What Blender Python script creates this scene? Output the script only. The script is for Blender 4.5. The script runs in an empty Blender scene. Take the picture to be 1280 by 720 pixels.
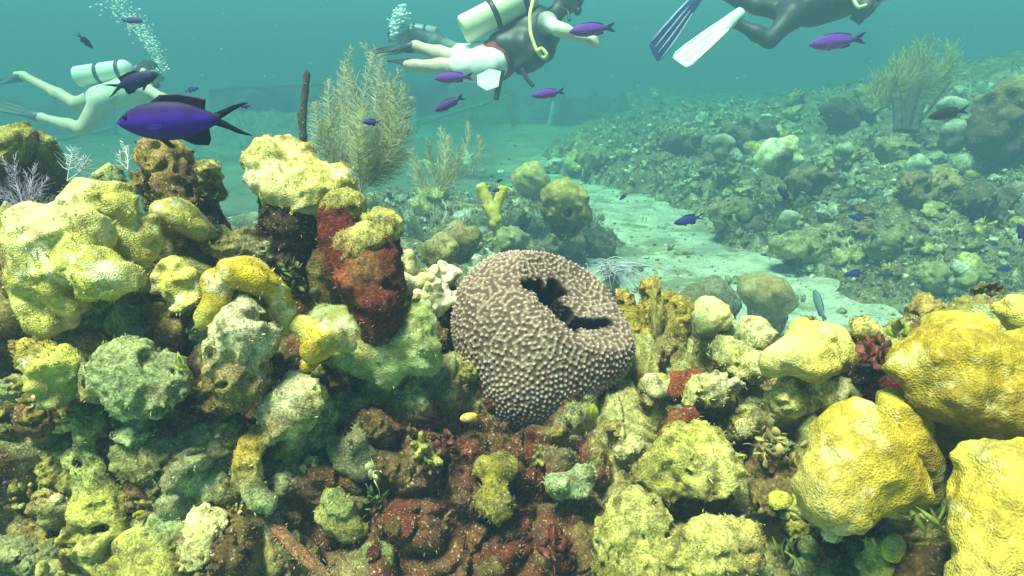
import bpy, math, random
import numpy as np
from mathutils import Vector, Matrix, kdtree
from math import radians, sin, cos, pi

random.seed(7)
RS = np.random.RandomState(11)
SC = bpy.context.scene
COL = SC.collection

# ------------------------------------------------------------------ camera
CAM = np.array((0.0, 0.0, 2.0))
PITCH = radians(20.0)
FPX = 763.0                       # focal length in pixels of the 1280 x 720 photograph
FWD = np.array((0.0, cos(PITCH), -sin(PITCH)))
UPV = np.array((0.0, sin(PITCH), cos(PITCH)))
RGT = np.array((1.0, 0.0, 0.0))
cd = bpy.data.cameras.new('camera')
cd.sensor_width = 36.0
cd.lens = 36.0 * FPX / 1280.0
cd.clip_start = 0.02
cd.clip_end = 400.0
cam = bpy.data.objects.new('camera', cd)
cam.location = CAM
cam.rotation_euler = (pi / 2 - PITCH, 0, 0)
COL.objects.link(cam)
SC.camera = cam

# ------------------------------------------------------------------ light
SUN_DIR = Vector((-0.24, -0.22, 0.945)).normalized()       # from the reef towards the sun
world = bpy.data.worlds.new('World')
SC.world = world
world.use_nodes = True
wn = world.node_tree
bg = wn.nodes['Background']
sky = wn.nodes.new('ShaderNodeTexSky')
sky.sky_type = 'NISHITA'
sky.sun_disc = False
sky.sun_elevation = math.asin(SUN_DIR.z)
sky.sun_rotation = math.atan2(SUN_DIR.x, SUN_DIR.y)
wn.links.new(sky.outputs['Color'], bg.inputs['Color'])
bg.inputs['Strength'].default_value = 0.05
sd = bpy.data.lights.new('sun', 'SUN')
sd.energy = 5.0
sd.angle = radians(14)
sd.color = (1.0, 0.80, 0.63)
sun = bpy.data.objects.new('sun', sd)
sun.rotation_euler = SUN_DIR.to_track_quat('Z', 'Y').to_euler()
sun.location = (0, 0, 8)
COL.objects.link(sun)
SC.view_settings.view_transform = 'Standard'
SC.view_settings.look = 'None'
SC.view_settings.gamma = 1.0
SC.view_settings.use_curve_mapping = False
SC.view_settings.exposure = 1.72
SC.render.engine = 'CYCLES'
cy = SC.cycles
cy.use_denoising = True
cy.denoiser = 'OPENIMAGEDENOISE'
cy.max_bounces = 6
cy.diffuse_bounces = 3
cy.glossy_bounces = 2
cy.transmission_bounces = 3
cy.transparent_max_bounces = 6
cy.volume_bounces = 1
cy.filter_width = 1.5
cy.caustics_reflective = False
cy.caustics_refractive = False
cy.sample_clamp_indirect = 4.0

# ------------------------------------------------------------------ maths helpers
def P(px, py, d):
    """the point seen at pixel (px, py) of the photograph, d metres ahead"""
    return CAM + d * (FWD + RGT * ((px - 640) / FPX) + UPV * ((360 - py) / FPX))

def PX(n, d):
    """metres that n photograph pixels span at d metres"""
    return n * d / FPX

def project(v):
    r = np.asarray(v) - CAM
    d = r @ FWD
    d = np.where(np.abs(d) < 1e-4, 1e-4, d)
    return 640 + FPX * (r @ RGT) / d, 360 - FPX * (r @ UPV) / d, d

_perm = RS.permutation(4096).astype(np.int64)
_grad = RS.normal(size=(4096, 3)); _grad /= np.linalg.norm(_grad, axis=1)[:, None]
_rnd = RS.rand(4096, 4)

def _hash(i, j, k):
    return _perm[(_perm[(_perm[i & 4095] + j) & 4095] + k) & 4095]

def pnoise(p):
    p = np.asarray(p, dtype=np.float64)
    i = np.floor(p).astype(np.int64); f = p - i
    u = f * f * f * (f * (f * 6 - 15) + 10)
    out = 0
    for dx in (0, 1):
        wx = u[:, 0] if dx else 1 - u[:, 0]
        for dy in (0, 1):
            wy = u[:, 1] if dy else 1 - u[:, 1]
            for dz in (0, 1):
                wz = u[:, 2] if dz else 1 - u[:, 2]
                g = _grad[_hash(i[:, 0] + dx, i[:, 1] + dy, i[:, 2] + dz)]
                out = out + wx * wy * wz * ((f[:, 0] - dx) * g[:, 0] + (f[:, 1] - dy) * g[:, 1] + (f[:, 2] - dz) * g[:, 2])
    return out * 1.6

def fbm(p, oct=4, lac=2.03, gain=0.5):
    a = 1.0; s = 0; q = np.asarray(p, dtype=np.float64)
    for _ in range(oct):
        s = s + a * pnoise(q); a *= gain; q = q * lac + 17.3
    return s

def worley(p):
    """F1, F2 and the id of the nearest cell"""
    p = np.asarray(p, dtype=np.float64)
    i = np.floor(p).astype(np.int64)
    n = len(p)
    f1 = np.full(n, 9.0); f2 = np.full(n, 9.0); cid = np.zeros(n, np.int64)
    for dx in (-1, 0, 1):
        for dy in (-1, 0, 1):
            for dz in (-1, 0, 1):
                c = i + (dx, dy, dz)
                h = _hash(c[:, 0], c[:, 1], c[:, 2])
                q = c + _rnd[h, :3]
                d = np.sqrt(((q - p) ** 2).sum(1))
                nearer = d < f1
                f2 = np.where(nearer, f1, np.minimum(f2, d))
                cid = np.where(nearer, h, cid)
                f1 = np.where(nearer, d, f1)
    return f1, f2, cid

def sstep(a, b, x):
    t = np.clip((x - a) / (b - a), 0, 1)
    return t * t * (3 - 2 * t)

def mixc(c, col, w):
    return c * (1 - w[:, None]) + np.asarray(col)[None, :] * w[:, None]

# ------------------------------------------------------------------ mesh helpers
def mesh_np(name, v, f, col=None, smooth=True):
    """v (n,3), f (m,3 or 4) arrays, or a list of such face arrays"""
    me = bpy.data.meshes.new(name)
    fs = f if isinstance(f, list) else [f]
    fs = [np.asarray(a, np.int64) for a in fs if len(a)]
    v = np.asarray(v, np.float64)
    me.vertices.add(len(v)); me.vertices.foreach_set('co', v.ravel())
    nl = sum(a.size for a in fs); nf = sum(len(a) for a in fs)
    me.loops.add(nl); me.polygons.add(nf)
    me.loops.foreach_set('vertex_index', np.concatenate([a.ravel() for a in fs]))
    tot = np.concatenate([np.full(len(a), a.shape[1]) for a in fs])
    st = np.concatenate([[0], np.cumsum(tot)[:-1]])
    me.polygons.foreach_set('loop_start', st)
    me.polygons.foreach_set('loop_total', tot)
    me.polygons.foreach_set('use_smooth', np.full(nf, smooth, dtype=bool))
    if col is not None:
        at = me.color_attributes.new('Col', 'FLOAT_COLOR', 'POINT')
        c4 = np.ones((len(v), 4), np.float32); c4[:, :3] = np.clip(col, 0, 1)
        at.data.foreach_set('color', c4.ravel())
    me.update(); me.validate()
    return me

def normals(v, f):
    a = v[f[:, 1]] - v[f[:, 0]]; b = v[f[:, -1]] - v[f[:, 0]]
    n = np.cross(a, b); vn = np.zeros_like(v)
    for k in range(f.shape[1]):
        np.add.at(vn, f[:, k], n)
    return vn / (np.linalg.norm(vn, axis=1)[:, None] + 1e-12)

def link(name, me, mat=None, parent=None, loc=None):
    o = bpy.data.objects.new(name, me)
    COL.objects.link(o)
    if mat is not None and me is not None and len(me.materials) == 0:
        me.materials.append(mat)
    if loc is not None: o.location = loc
    if parent is not None: o.parent = parent
    return o

def tag(o, label, cat, group=None):
    o['label'] = label; o['category'] = cat; o['kind'] = 'thing'
    if group: o['group'] = group
    return o

def struct(o):
    o['kind'] = 'structure'; return o

def stuff(o):
    o['kind'] = 'stuff'; return o

def empty(name, loc=(0, 0, 0)):
    o = bpy.data.objects.new(name, None)
    o.empty_display_size = 0.05
    o.location = loc; COL.objects.link(o); return o

def copy_tree(o, parent=None):
    c = o.copy(); COL.objects.link(c)
    if parent is not None: c.parent = parent
    for ch in list(o.children): copy_tree(ch, c)
    return c

class MB:
    """collects verts and faces (with a colour per vertex) for one mesh"""
    def __init__(s): s.v = []; s.t = []; s.q = []; s.c = []; s.n = 0
    def add(s, v, q=None, t=None, col=(0.5, 0.5, 0.5)):
        v = np.asarray(v, float)
        if q is not None and len(q): s.q.append(np.asarray(q) + s.n)
        if t is not None and len(t): s.t.append(np.asarray(t) + s.n)
        c = np.asarray(col, float)
        if c.ndim == 1: c = np.tile(c, (len(v), 1))
        s.v.append(v); s.c.append(c); s.n += len(v)
    def tube(s, pts, rad, sides=6, col=(0.5, 0.5, 0.5), cap=True):
        pts = np.asarray(pts, float); n = len(pts)
        rad = np.broadcast_to(np.asarray(rad, float), (n,))
        tg = np.gradient(pts, axis=0); tg /= np.linalg.norm(tg, axis=1)[:, None] + 1e-12
        ref = np.array((0.31, 0.52, 0.79))
        if abs(tg.mean(0) @ ref) > 0.9 * np.linalg.norm(tg.mean(0)): ref = np.array((0.9, -0.3, 0.1))
        a = np.cross(tg, ref); a /= np.linalg.norm(a, axis=1)[:, None] + 1e-12
        b = np.cross(tg, a)
        th = np.arange(sides) * 2 * pi / sides
        ring = a[:, None, :] * np.cos(th)[None, :, None] + b[:, None, :] * np.sin(th)[None, :, None]
        v = pts[:, None, :] + ring * rad[:, None, None]
        v = v.reshape(-1, 3)
        i, j = np.meshgrid(np.arange(n - 1), np.arange(sides), indexing='ij')
        j2 = (j + 1) % sides
        q = np.stack([i * sides + j, i * sides + j2, (i + 1) * sides + j2, (i + 1) * sides + j], -1).reshape(-1, 4)
        t = []
        if cap:
            v = np.vstack([v, pts[0], pts[-1]])
            m = n * sides
            for k in range(sides):
                t.append((m, (k + 1) % sides, k)); t.append((m + 1, (n - 1) * sides + k, (n - 1) * sides + (k + 1) % sides))
        cc = np.asarray(col, float)
        if cc.ndim == 2:
            cc = np.repeat(cc, sides, axis=0)
            if cap: cc = np.vstack([cc, cc[:1], cc[-1:]])
        s.add(v, q, t, cc)
    def box(s, c, sz, R=None, col=(0.5, 0.5, 0.5)):
        v = np.array([(x, y, z) for x in (-.5, .5) for y in (-.5, .5) for z in (-.5, .5)]) * np.asarray(sz)
        if R is not None: v = v @ np.asarray(R).T
        s.add(v + np.asarray(c), [(0, 1, 3, 2), (4, 6, 7, 5), (0, 4, 5, 1), (2, 3, 7, 6), (0, 2, 6, 4), (1, 5, 7, 3)], None, col)
    def mesh(s, name, smooth=True):
        f = []
        if s.q: f.append(np.vstack(s.q))
        if s.t: f.append(np.vstack(s.t))
        return mesh_np(name, np.vstack(s.v), f, np.vstack(s.c), smooth)

# ------------------------------------------------------------------ signed-distance modelling
class SDF:
    """smooth union of round cones and ellipsoids, each with a colour; meshed by surface nets"""
    def __init__(s, k=0.01): s.p = []; s.k = k; s.cut = []; s.ck = 0.004
    def cone(s, a, b, ra, rb=None, col=(0.4, 0.4, 0.4)):
        s.p.append(('c', np.asarray(a, float), np.asarray(b, float), ra, ra if rb is None else rb, col)); return s
    def ball(s, c, r, col=(0.4, 0.4, 0.4), R=None):
        r = np.broadcast_to(np.asarray(r, float), (3,)).copy()
        s.p.append(('e', np.asarray(c, float), r, None if R is None else np.asarray(R, float), None, col)); return s
    def hole(s, a, b, ra, rb=None):
        s.cut.append(('c', np.asarray(a, float), np.asarray(b, float), ra, ra if rb is None else rb, None)); return s
    @staticmethod
    def _d(q, x):
        if q[0] == 'c':
            ab = q[2] - q[1]; L = ab @ ab + 1e-12
            t = np.clip(((x - q[1]) @ ab) / L, 0, 1)
            y = x - q[1] - t[:, None] * ab
            return np.sqrt((y * y).sum(1)) - (q[3] + (q[4] - q[3]) * t)
        y = x - q[1]
        if q[3] is not None: y = y @ q[3]
        k0 = np.sqrt(((y / q[2]) ** 2).sum(1)) + 1e-9
        k1 = np.sqrt(((y / q[2] ** 2) ** 2).sum(1)) + 1e-9
        return k0 * (k0 - 1) / k1
    def eval(s, x, colour=False, cam=1.0):
        D = np.stack([s._d(q, x) for q in s.p])
        m = D.min(0)
        w = np.exp(-np.clip((D - m) / s.k, 0, 60))
        d = m - s.k * np.log(w.sum(0))
        for q in s.cut:
            e = -s._d(q, x)
            h = np.clip(0.5 + 0.5 * (e - d) / s.ck, 0, 1)
            d = d * (1 - h) + e * h + s.ck * h * (1 - h)
        if colour:
            w = w ** 0.6
            c = (w[:, :, None] * np.array([q[5] for q in s.p])[:, None, :]).sum(0) / w.sum(0)[:, None]
            return d, c
        return d
    def bounds(s, pad):
        lo = np.full(3, 1e9); hi = -lo
        for q in s.p:
            if q[0] == 'c':
                for c, r in ((q[1], q[3]), (q[2], q[4])):
                    lo = np.minimum(lo, c - r); hi = np.maximum(hi, c + r)
            else:
                r = q[2] if q[3] is None else np.full(3, q[2].max())
                lo = np.minimum(lo, q[1] - r); hi = np.maximum(hi, q[1] + r)
        return lo - pad, hi + pad
    @staticmethod
    def warped(x, a):
        if not a: return x
        y = x * 1.0
        for (f, g) in ((17.0, 1.0), (41.0, 0.45)):
            u = x * f
            y[:, 0] += a * g * np.sin(u[:, 1] * 1.1 + 0.7 * u[:, 2] + 1.3 + np.sin(u[:, 0] * .7))
            y[:, 1] += a * g * np.sin(u[:, 2] * 0.9 + 0.8 * u[:, 0] + 4.1 + np.sin(u[:, 1] * .8))
            y[:, 2] += a * g * np.sin(u[:, 0] * 1.0 + 0.6 * u[:, 1] + 2.2 + np.sin(u[:, 2] * .9))
        return y
    def build(s, h, noise=(), pad=None, zmin=None, warp=0.0):
        """noise: list of (amplitude, frequency, kind); returns verts, quads, colours"""
        amp = sum(abs(n[0]) for n in noise)
        lo, hi = s.bounds(s.k + amp + 2.5 * h + warp * 1.5)
        if zmin is not None: lo[2] = max(lo[2], zmin)
        n = np.ceil((hi - lo) / h).astype(int) + 1
        ax = [lo[i] + h * np.arange(n[i]) for i in range(3)]
        # coarse pass first, then only the cells near the surface in full
        st = 4
        ac = [lo[i] + h * st * (np.arange(-(-n[i] // st)) + 0.5) - h * 0.5 for i in range(3)]
        X, Y, Z = np.meshgrid(*ac, indexing='ij')
        xc = np.stack([X.ravel(), Y.ravel(), Z.ravel()], 1)
        Fc = s.eval(xc).reshape(X.shape)
        big = Fc
        for i in range(3): big = np.repeat(big, st, axis=i)
        F = big[:n[0], :n[1], :n[2]].astype(np.float64).ravel()
        near = np.abs(F) < h * st * 1.1 + amp * 1.2 + warp * 1.8
        idx = np.nonzero(near)[0]
        iz = idx % n[2]; iy = (idx // n[2]) % n[1]; ix = idx // (n[1] * n[2])
        y = np.stack([ax[0][ix], ax[1][iy], ax[2][iz]], 1)
        g = s.eval(s.warped(y, warp))
        near2 = np.abs(g) < amp * 1.3 + 2 * h
        z_ = y[near2]; gg = np.zeros(len(z_))
        for (a, fr, kind) in noise:
            if kind == 'p': gg += a * pnoise(z_ * fr + 3.7)
            elif kind == 'f': gg += a * fbm(z_ * fr + 9.1, 3)
            elif kind == 'b': gg += a * (0.55 - 1.6 * np.abs(pnoise(z_ * fr + 5.5)))
            elif kind == 'w':
                f1, f2, _ = worley(z_ * fr + 2.2); gg += a * (0.6 - f1)
        g[near2] -= gg
        F[idx] = g
        F = F.reshape(n)
        if zmin is None:
            for axi in range(3):
                sl = [slice(None)] * 3
                for e in (0, -1):
                    sl[axi] = e; F[tuple(sl)] = np.maximum(F[tuple(sl)], h)
        else:
            F[:, :, 0] = np.maximum(F[:, :, 0], h)
        v, q = surface_nets(F, lo, h)
        _, c = s.eval(s.warped(v, warp), True)
        return v, q, c

def surface_nets(F, lo, h):
    S = F < 0
    nx, ny, nz = F.shape
    cnt = np.zeros((nx - 1, ny - 1, nz - 1), np.int8)
    for dx in (0, 1):
        for dy in (0, 1):
            for dz in (0, 1):
                cnt += S[dx:nx - 1 + dx, dy:ny - 1 + dy, dz:nz - 1 + dz]
    act = (cnt > 0) & (cnt < 8)
    ijk = np.argwhere(act)
    idx = np.full(act.shape, -1, np.int64); idx[act] = np.arange(len(ijk))
    acc = np.zeros((len(ijk), 3)); num = np.zeros(len(ijk))
    cor = [np.array((a, b, c)) for a in (0, 1) for b in (0, 1) for c in (0, 1)]
    val = [F[ijk[:, 0] + c[0], ijk[:, 1] + c[1], ijk[:, 2] + c[2]] for c in cor]
    for a in range(8):
        for b in range(a + 1, 8):
            if np.abs(cor[a] - cor[b]).sum() != 1: continue
            va, vb = val[a], val[b]
            m = (va < 0) != (vb < 0)
            t = va[m] / (va[m] - vb[m])
            acc[m] += cor[a] + t[:, None] * (cor[b] - cor[a]); num[m] += 1
    v = lo + h * (ijk + acc / np.maximum(num, 1)[:, None])
    quads = []
    for axi in range(3):
        o = [0, 1, 2]; o.remove(axi); u, w = o
        sl0 = [slice(None)] * 3; sl1 = [slice(None)] * 3
        sl0[axi] = slice(0, -1); sl1[axi] = slice(1, None)
        a = S[tuple(sl0)]; b = S[tuple(sl1)]
        e = np.argwhere(a != b)
        keep = (e[:, u] > 0) & (e[:, w] > 0) & (e[:, u] < F.shape[u] - 1) & (e[:, w] < F.shape[w] - 1)
        e = e[keep]
        if not len(e): continue
        du = np.zeros(3, int); du[u] = 1; dw = np.zeros(3, int); dw[w] = 1
        g = lambda q: idx[q[:, 0], q[:, 1], q[:, 2]]
        q = np.stack([g(e - du - dw), g(e - dw), g(e), g(e - du)], 1)
        flip = a[e[:, 0], e[:, 1], e[:, 2]]
        if axi == 1: flip = ~flip
        q[~flip] = q[~flip][:, ::-1]
        quads.append(q)
    return v, np.vstack(quads)

# ------------------------------------------------------------------ materials
def new_mat(name):
    m = bpy.data.materials.new(name); m.use_nodes = True
    nt = m.node_tree; b = nt.nodes['Principled BSDF']
    return m, nt, b

def organic(name, fine=220.0, blotch=22.0, dark=0.45, light=1.5, bump=0.5, bdist=0.004, rough=0.75, polyps=0.0, speck=0.0,
            tint=None, tint2=None, rnd=0.0, spec=0.25, sss=0.0, fc=(0.62, 1.35)):
    """albedo from the vertex colour, mottled by noise in object space; fine relief by bump"""
    m, nt, b = new_mat(name)
    N = nt.nodes.new; L = nt.links.new
    att = N('ShaderNodeAttribute'); att.attribute_name = 'Col'
    tc = N('ShaderNodeTexCoord')
    vec = tc.outputs['Object']
    inf = N('ShaderNodeObjectInfo')
    off = N('ShaderNodeVectorMath'); off.operation = 'SCALE'
    cmb = N('ShaderNodeCombineXYZ')
    for i in range(3): L(inf.outputs['Random'], cmb.inputs[i])
    L(cmb.outputs[0], off.inputs[0]); off.inputs['Scale'].default_value = 37.0
    ad = N('ShaderNodeVectorMath'); L(vec, ad.inputs[0]); L(off.outputs[0], ad.inputs[1])
    vec = ad.outputs[0]
    n1 = N('ShaderNodeTexNoise'); n1.inputs['Scale'].default_value = blotch; n1.inputs['Detail'].default_value = 5
    n1.inputs['Roughness'].default_value = 0.65
    n2 = N('ShaderNodeTexNoise'); n2.inputs['Scale'].default_value = fine; n2.inputs['Detail'].default_value = 5
    n2.inputs['Roughness'].default_value = 0.7
    L(vec, n1.inputs['Vector']); L(vec, n2.inputs['Vector'])
    mr = N('ShaderNodeMapRange'); L(n1.outputs['Fac'], mr.inputs['Value'])
    mr.inputs['From Min'].default_value = 0.3; mr.inputs['From Max'].default_value = 0.7
    mr.inputs['To Min'].default_value = dark; mr.inputs['To Max'].default_value = light
    mr2 = N('ShaderNodeMapRange'); L(n2.outputs['Fac'], mr2.inputs['Value'])
    mr2.inputs['From Min'].default_value = 0.3; mr2.inputs['From Max'].default_value = 0.7
    mr2.inputs['To Min'].default_value = fc[0]; mr2.inputs['To Max'].default_value = fc[1]
    mu = N('ShaderNodeMath'); mu.operation = 'MULTIPLY'; L(mr.outputs[0], mu.inputs[0]); L(mr2.outputs[0], mu.inputs[1])
    if rnd:
        mr3 = N('ShaderNodeMapRange'); L(inf.outputs['Random'], mr3.inputs['Value'])
        mr3.inputs['To Min'].default_value = 1 - rnd; mr3.inputs['To Max'].default_value = 1 + rnd
        mu3 = N('ShaderNodeMath'); mu3.operation = 'MULTIPLY'; L(mu.outputs[0], mu3.inputs[0]); L(mr3.outputs[0], mu3.inputs[1]); mu = mu3
    vm = N('ShaderNodeVectorMath'); vm.operation = 'SCALE'; L(att.outputs['Color'], vm.inputs[0]); L(mu.outputs[0], vm.inputs['Scale'])
    col = vm.outputs[0]
    for k_, tint in enumerate((tint, tint2)):            # patches of another growth
        if tint is None: continue
        n3 = N('ShaderNodeTexNoise'); n3.inputs['Scale'].default_value = tint[1]; n3.inputs['Detail'].default_value = 4
        n3.inputs['Roughness'].default_value = 0.65
        o3 = N('ShaderNodeVectorMath'); L(vec, o3.inputs[0]); o3.inputs[1].default_value = (k_ * 3.7, k_ * 5.1, 1.3); L(o3.outputs[0], n3.inputs['Vector'])
        r3 = N('ShaderNodeMapRange'); L(n3.outputs['Fac'], r3.inputs['Value'])
        r3.inputs['From Min'].default_value = tint[2]; r3.inputs['From Max'].default_value = tint[2] + 0.1
        r3.inputs['To Max'].default_value = tint[3]
        mx = N('ShaderNodeMix'); mx.data_type = 'RGBA'; L(r3.outputs[0], mx.inputs['Factor']); L(col, mx.inputs[6])
        mx.inputs[7].default_value = (*tint[0], 1); col = mx.outputs[2]
    if speck:  # pale grains and polyps, with glints put into the colour too
        n4 = N('ShaderNodeTexNoise'); n4.inputs['Scale'].default_value = fine * 0.8; n4.inputs['Detail'].default_value = 2
        L(vec, n4.inputs['Vector'])
        r4 = N('ShaderNodeMapRange'); L(n4.outputs['Fac'], r4.inputs['Value'])
        r4.inputs['From Min'].default_value = 0.62; r4.inputs['From Max'].default_value = 0.70; r4.inputs['To Max'].default_value = speck
        mx = N('ShaderNodeMix'); mx.data_type = 'RGBA'; L(r4.outputs[0], mx.inputs['Factor']); L(col, mx.inputs[6])
        mx.inputs[7].default_value = (0.78, 0.76, 0.58, 1); col = mx.outputs[2]
    hgt = n2.outputs['Fac']
    if polyps:
        vo = N('ShaderNodeTexVoronoi'); vo.inputs['Scale'].default_value = polyps; L(vec, vo.inputs['Vector'])
        am = N('ShaderNodeMath'); am.operation = 'ADD'; L(vo.outputs['Distance'], am.inputs[0]); L(n2.outputs['Fac'], am.inputs[1]); hgt = am.outputs[0]
        rp = N('ShaderNodeMapRange'); L(vo.outputs['Distance'], rp.inputs['Value'])
        rp.inputs['From Max'].default_value = 0.7
        rp.inputs['To Min'].default_value = 0.8; rp.inputs['To Max'].default_value = 1.08
        v2 = N('ShaderNodeVectorMath'); v2.operation = 'SCALE'; L(col, v2.inputs[0]); L(rp.outputs[0], v2.inputs['Scale']); col = v2.outputs[0]
    L(col, b.inputs['Base Color'])
    bp = N('ShaderNodeBump'); bp.inputs['Strength'].default_value = bump; bp.inputs['Distance'].default_value = bdist
    L(hgt, bp.inputs['Height']); L(bp.outputs[0], b.inputs['Normal'])
    b.inputs['Roughness'].default_value = rough
    b.inputs['Specular IOR Level'].default_value = spec
    if sss:
        b.inputs['Subsurface Weight'].default_value = sss; b.inputs['Subsurface Radius'].default_value = (0.02, 0.015, 0.006)
        b.inputs['Subsurface Scale'].default_value = 0.3
    return m

def plain(name, rough=0.5, spec=0.4, metal=0.0, vary=0.0, scale=30.0, trans=0.0, bump=0.0):
    m, nt, b = new_mat(name)
    N = nt.nodes.new; L = nt.links.new
    att = N('ShaderNodeAttribute'); att.attribute_name = 'Col'
    tc = N('ShaderNodeTexCoord')
    n = N('ShaderNodeTexNoise'); n.inputs['Scale'].default_value = scale; n.inputs['Detail'].default_value = 4
    L(tc.outputs['Object'], n.inputs['Vector'])
    mr = N('ShaderNodeMapRange'); L(n.outputs['Fac'], mr.inputs['Value'])
    mr.inputs['From Min'].default_value = 0.3; mr.inputs['From Max'].default_value = 0.7
    mr.inputs['To Min'].default_value = 1 - vary; mr.inputs['To Max'].default_value = 1 + vary
    vm = N('ShaderNodeVectorMath'); vm.operation = 'SCALE'; L(att.outputs['Color'], vm.inputs[0]); L(mr.outputs[0], vm.inputs['Scale'])
    L(vm.outputs[0], b.inputs['Base Color'])
    b.inputs['Roughness'].default_value = rough
    b.inputs['Specular IOR Level'].default_value = spec
    b.inputs['Metallic'].default_value = metal
    if trans:
        b.inputs['Transmission Weight'].default_value = trans
    if bump:
        bp = N('ShaderNodeBump'); bp.inputs['Strength'].default_value = bump; bp.inputs['Distance'].default_value = 0.01
        L(n.outputs['Fac'], bp.inputs['Height']); L(bp.outputs[0], b.inputs['Normal'])
    return m

M = {}
WARM = np.array((.98, .98, .68))  # warmer light on near things, put into their albedo as a tint
M['reef'] = organic('reef_crust', fc=(0.3, 1.8), fine=260, blotch=45, dark=0.4, light=1.6, bump=0.9, bdist=0.006, speck=0.6, tint=((0.10, 0.015, 0.012), 16, 0.62, 0.75))
M['coral'] = organic('living_coral', fine=170, blotch=26, dark=0.6, light=1.35, tint=((0.22, 0.15, 0.03), 34, 0.55, 0.7), tint2=((0.74, 0.71, 0.46), 20, 0.55, 0.75), bump=0.4, bdist=0.004, polyps=420, rough=0.7, speck=0.35)
M['red'] = organic('red_crust', fc=(0.3, 1.8), fine=240, blotch=40, dark=0.4, light=1.7, bump=1.0, bdist=0.006, speck=0.10, tint=((0.30, 0.24, 0.08), 30, 0.60, 0.7), tint2=((0.05, 0.012, 0.008), 24, 0.52, 0.7))
M['crust'] = organic('crusted_coral', fc=(0.3, 1.8), fine=260, blotch=42, dark=0.3, light=1.7, bump=1.0, bdist=0.007, speck=0.5, tint=((0.12, 0.085, 0.025), 34, 0.54, 0.75), rnd=0.2)
M['brain'] = organic('star_coral', fine=150, blotch=24, dark=0.55, light=1.4, bump=0.45, bdist=0.0045, polyps=340, rough=0.7, tint=((0.60, 0.56, 0.28), 22, 0.56, 0.65), tint2=((0.20, 0.13, 0.02), 30, 0.56, 0.6))
M['sponge'] = organic('sponge_skin', fine=400, blotch=14, dark=0.85, light=1.15, bump=0.3, bdist=0.002, rough=0.85)
M['sand'] = organic('sand_bed', fine=45, blotch=4.0, dark=0.6, light=1.25, bump=0.8, bdist=0.03, rough=0.9, tint=((0.20, 0.20, 0.10), 2.6, 0.49, 0.8), tint2=((0.26, 0.25, 0.13), 9, 0.56, 0.7))
M['farreef'] = organic('far_reef_crust', fc=(0.3, 1.8), fine=55, blotch=9, dark=0.25, light=1.9, tint=((0.16, 0.12, 0.04), 4.0, 0.52, 0.6), bump=0.8, bdist=0.02, speck=0.5, rnd=0.0)
M['rubble'] = organic('rubble_crust', fine=70, blotch=14, dark=0.45, light=1.6, bump=0.8, bdist=0.012, speck=0.35, rnd=0.35)
M['crust_u'] = organic('lump_crust', fc=(0.3, 1.8), fine=15, blotch=2.6, dark=0.3, light=1.7, bump=1.0, bdist=0.006, speck=0.5, tint=((0.12, 0.085, 0.025), 2.2, 0.54, 0.7), rnd=0.25)
M['rubble_u'] = organic('rubble_lump_crust', fc=(0.3, 1.8), fine=11, blotch=2.2, dark=0.3, light=1.7, bump=1.0, bdist=0.012, speck=0.4, tint=((0.16, 0.12, 0.04), 2.0, 0.55, 0.6), rnd=0.35)
M['algae'] = plain('algae', rough=0.6, vary=0.3, scale=60)
M['plume'] = plain('sea_plume', rough=0.8, vary=0.2, scale=20)
M['fish'] = plain('fish_skin', rough=0.6, spec=0.15, vary=0.12, scale=120)
M['skin'] = plain('skin', rough=0.55, vary=0.08, scale=18)
M['cloth'] = plain('cloth', rough=0.85, spec=0.15, vary=0.15, scale=14, bump=0.3)
M['gear'] = plain('dive_gear', rough=0.5, vary=0.2, scale=12)
M['metal'] = plain('painted_tank', rough=0.35, vary=0.08, scale=8)
M['wreck'] = organic('rusted_plate', fine=30, blotch=3.0, dark=0.5, light=1.5, bump=0.6, bdist=0.02)
M['bubble'] = plain('bubble', rough=0.12, spec=0.8, vary=0.05)
# ------------------------------------------------------------------ the setting: sand, reefs, wreck
SAND = 0.35                                  # height of the sand; the camera floats 1.65 m above it
SAND_C = (0.56, 0.58, 0.43)

def sand_h(x, y):
    p = np.stack([x, y, np.zeros_like(x)], 1)
    return SAND + 0.05 * pnoise(p * 0.5) + 0.02 * pnoise(p * 1.7) + 0.006 * pnoise(p * 7.0)

def sand_c(v):
    c = np.tile(SAND_C, (len(v), 1)) * (1 + 0.12 * pnoise(v * (1.3, 1.3, 0)))[:, None]
    # algae covered hard bottom everywhere but in the channel between the reefs
    n = fbm(v * (.55, .55, 0) + 3, 4)
    w = sstep(0.5, -0.6, v[:, 0] + 0.6 * n) * sstep(3.5, 5.5, v[:, 1])
    w = np.maximum(w, sstep(9.5, 12.5, v[:, 1] + 2 * n) * 0.6)
    return mixc(c, (.10, .12, .07), np.clip(w * (0.85 + 0.3 * n), 0, 1))

def grid_sheet(xs, ys, fz, fc):
    X, Y = np.meshgrid(xs, ys, indexing='ij')
    x, y = X.ravel(), Y.ravel()
    v = np.stack([x, y, fz(x, y)], 1)
    nx, ny = len(xs), len(ys)
    i, j = np.meshgrid(np.arange(nx - 1), np.arange(ny - 1), indexing='ij')
    q = np.stack([i * ny + j, (i + 1) * ny + j, (i + 1) * ny + j + 1, i * ny + j + 1], -1).reshape(-1, 4)
    return v, q, fc(v)

def warp(a, b, n, mid, p=1.6):
    """n samples from a to b, denser near mid"""
    t = np.linspace(-1, 1, n)
    s = np.sign(t) * np.abs(t) ** p
    return np.where(s < 0, mid + s * (mid - a), mid + s * (b - mid))

v, q, c = grid_sheet(warp(-45, 45, 190, 0.8, 2.2), warp(-3, 75, 210, 4.5, 2.6), sand_h,
                     sand_c)
struct(link('sand', mesh_np('sand', v, q, c), M['sand']))

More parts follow.
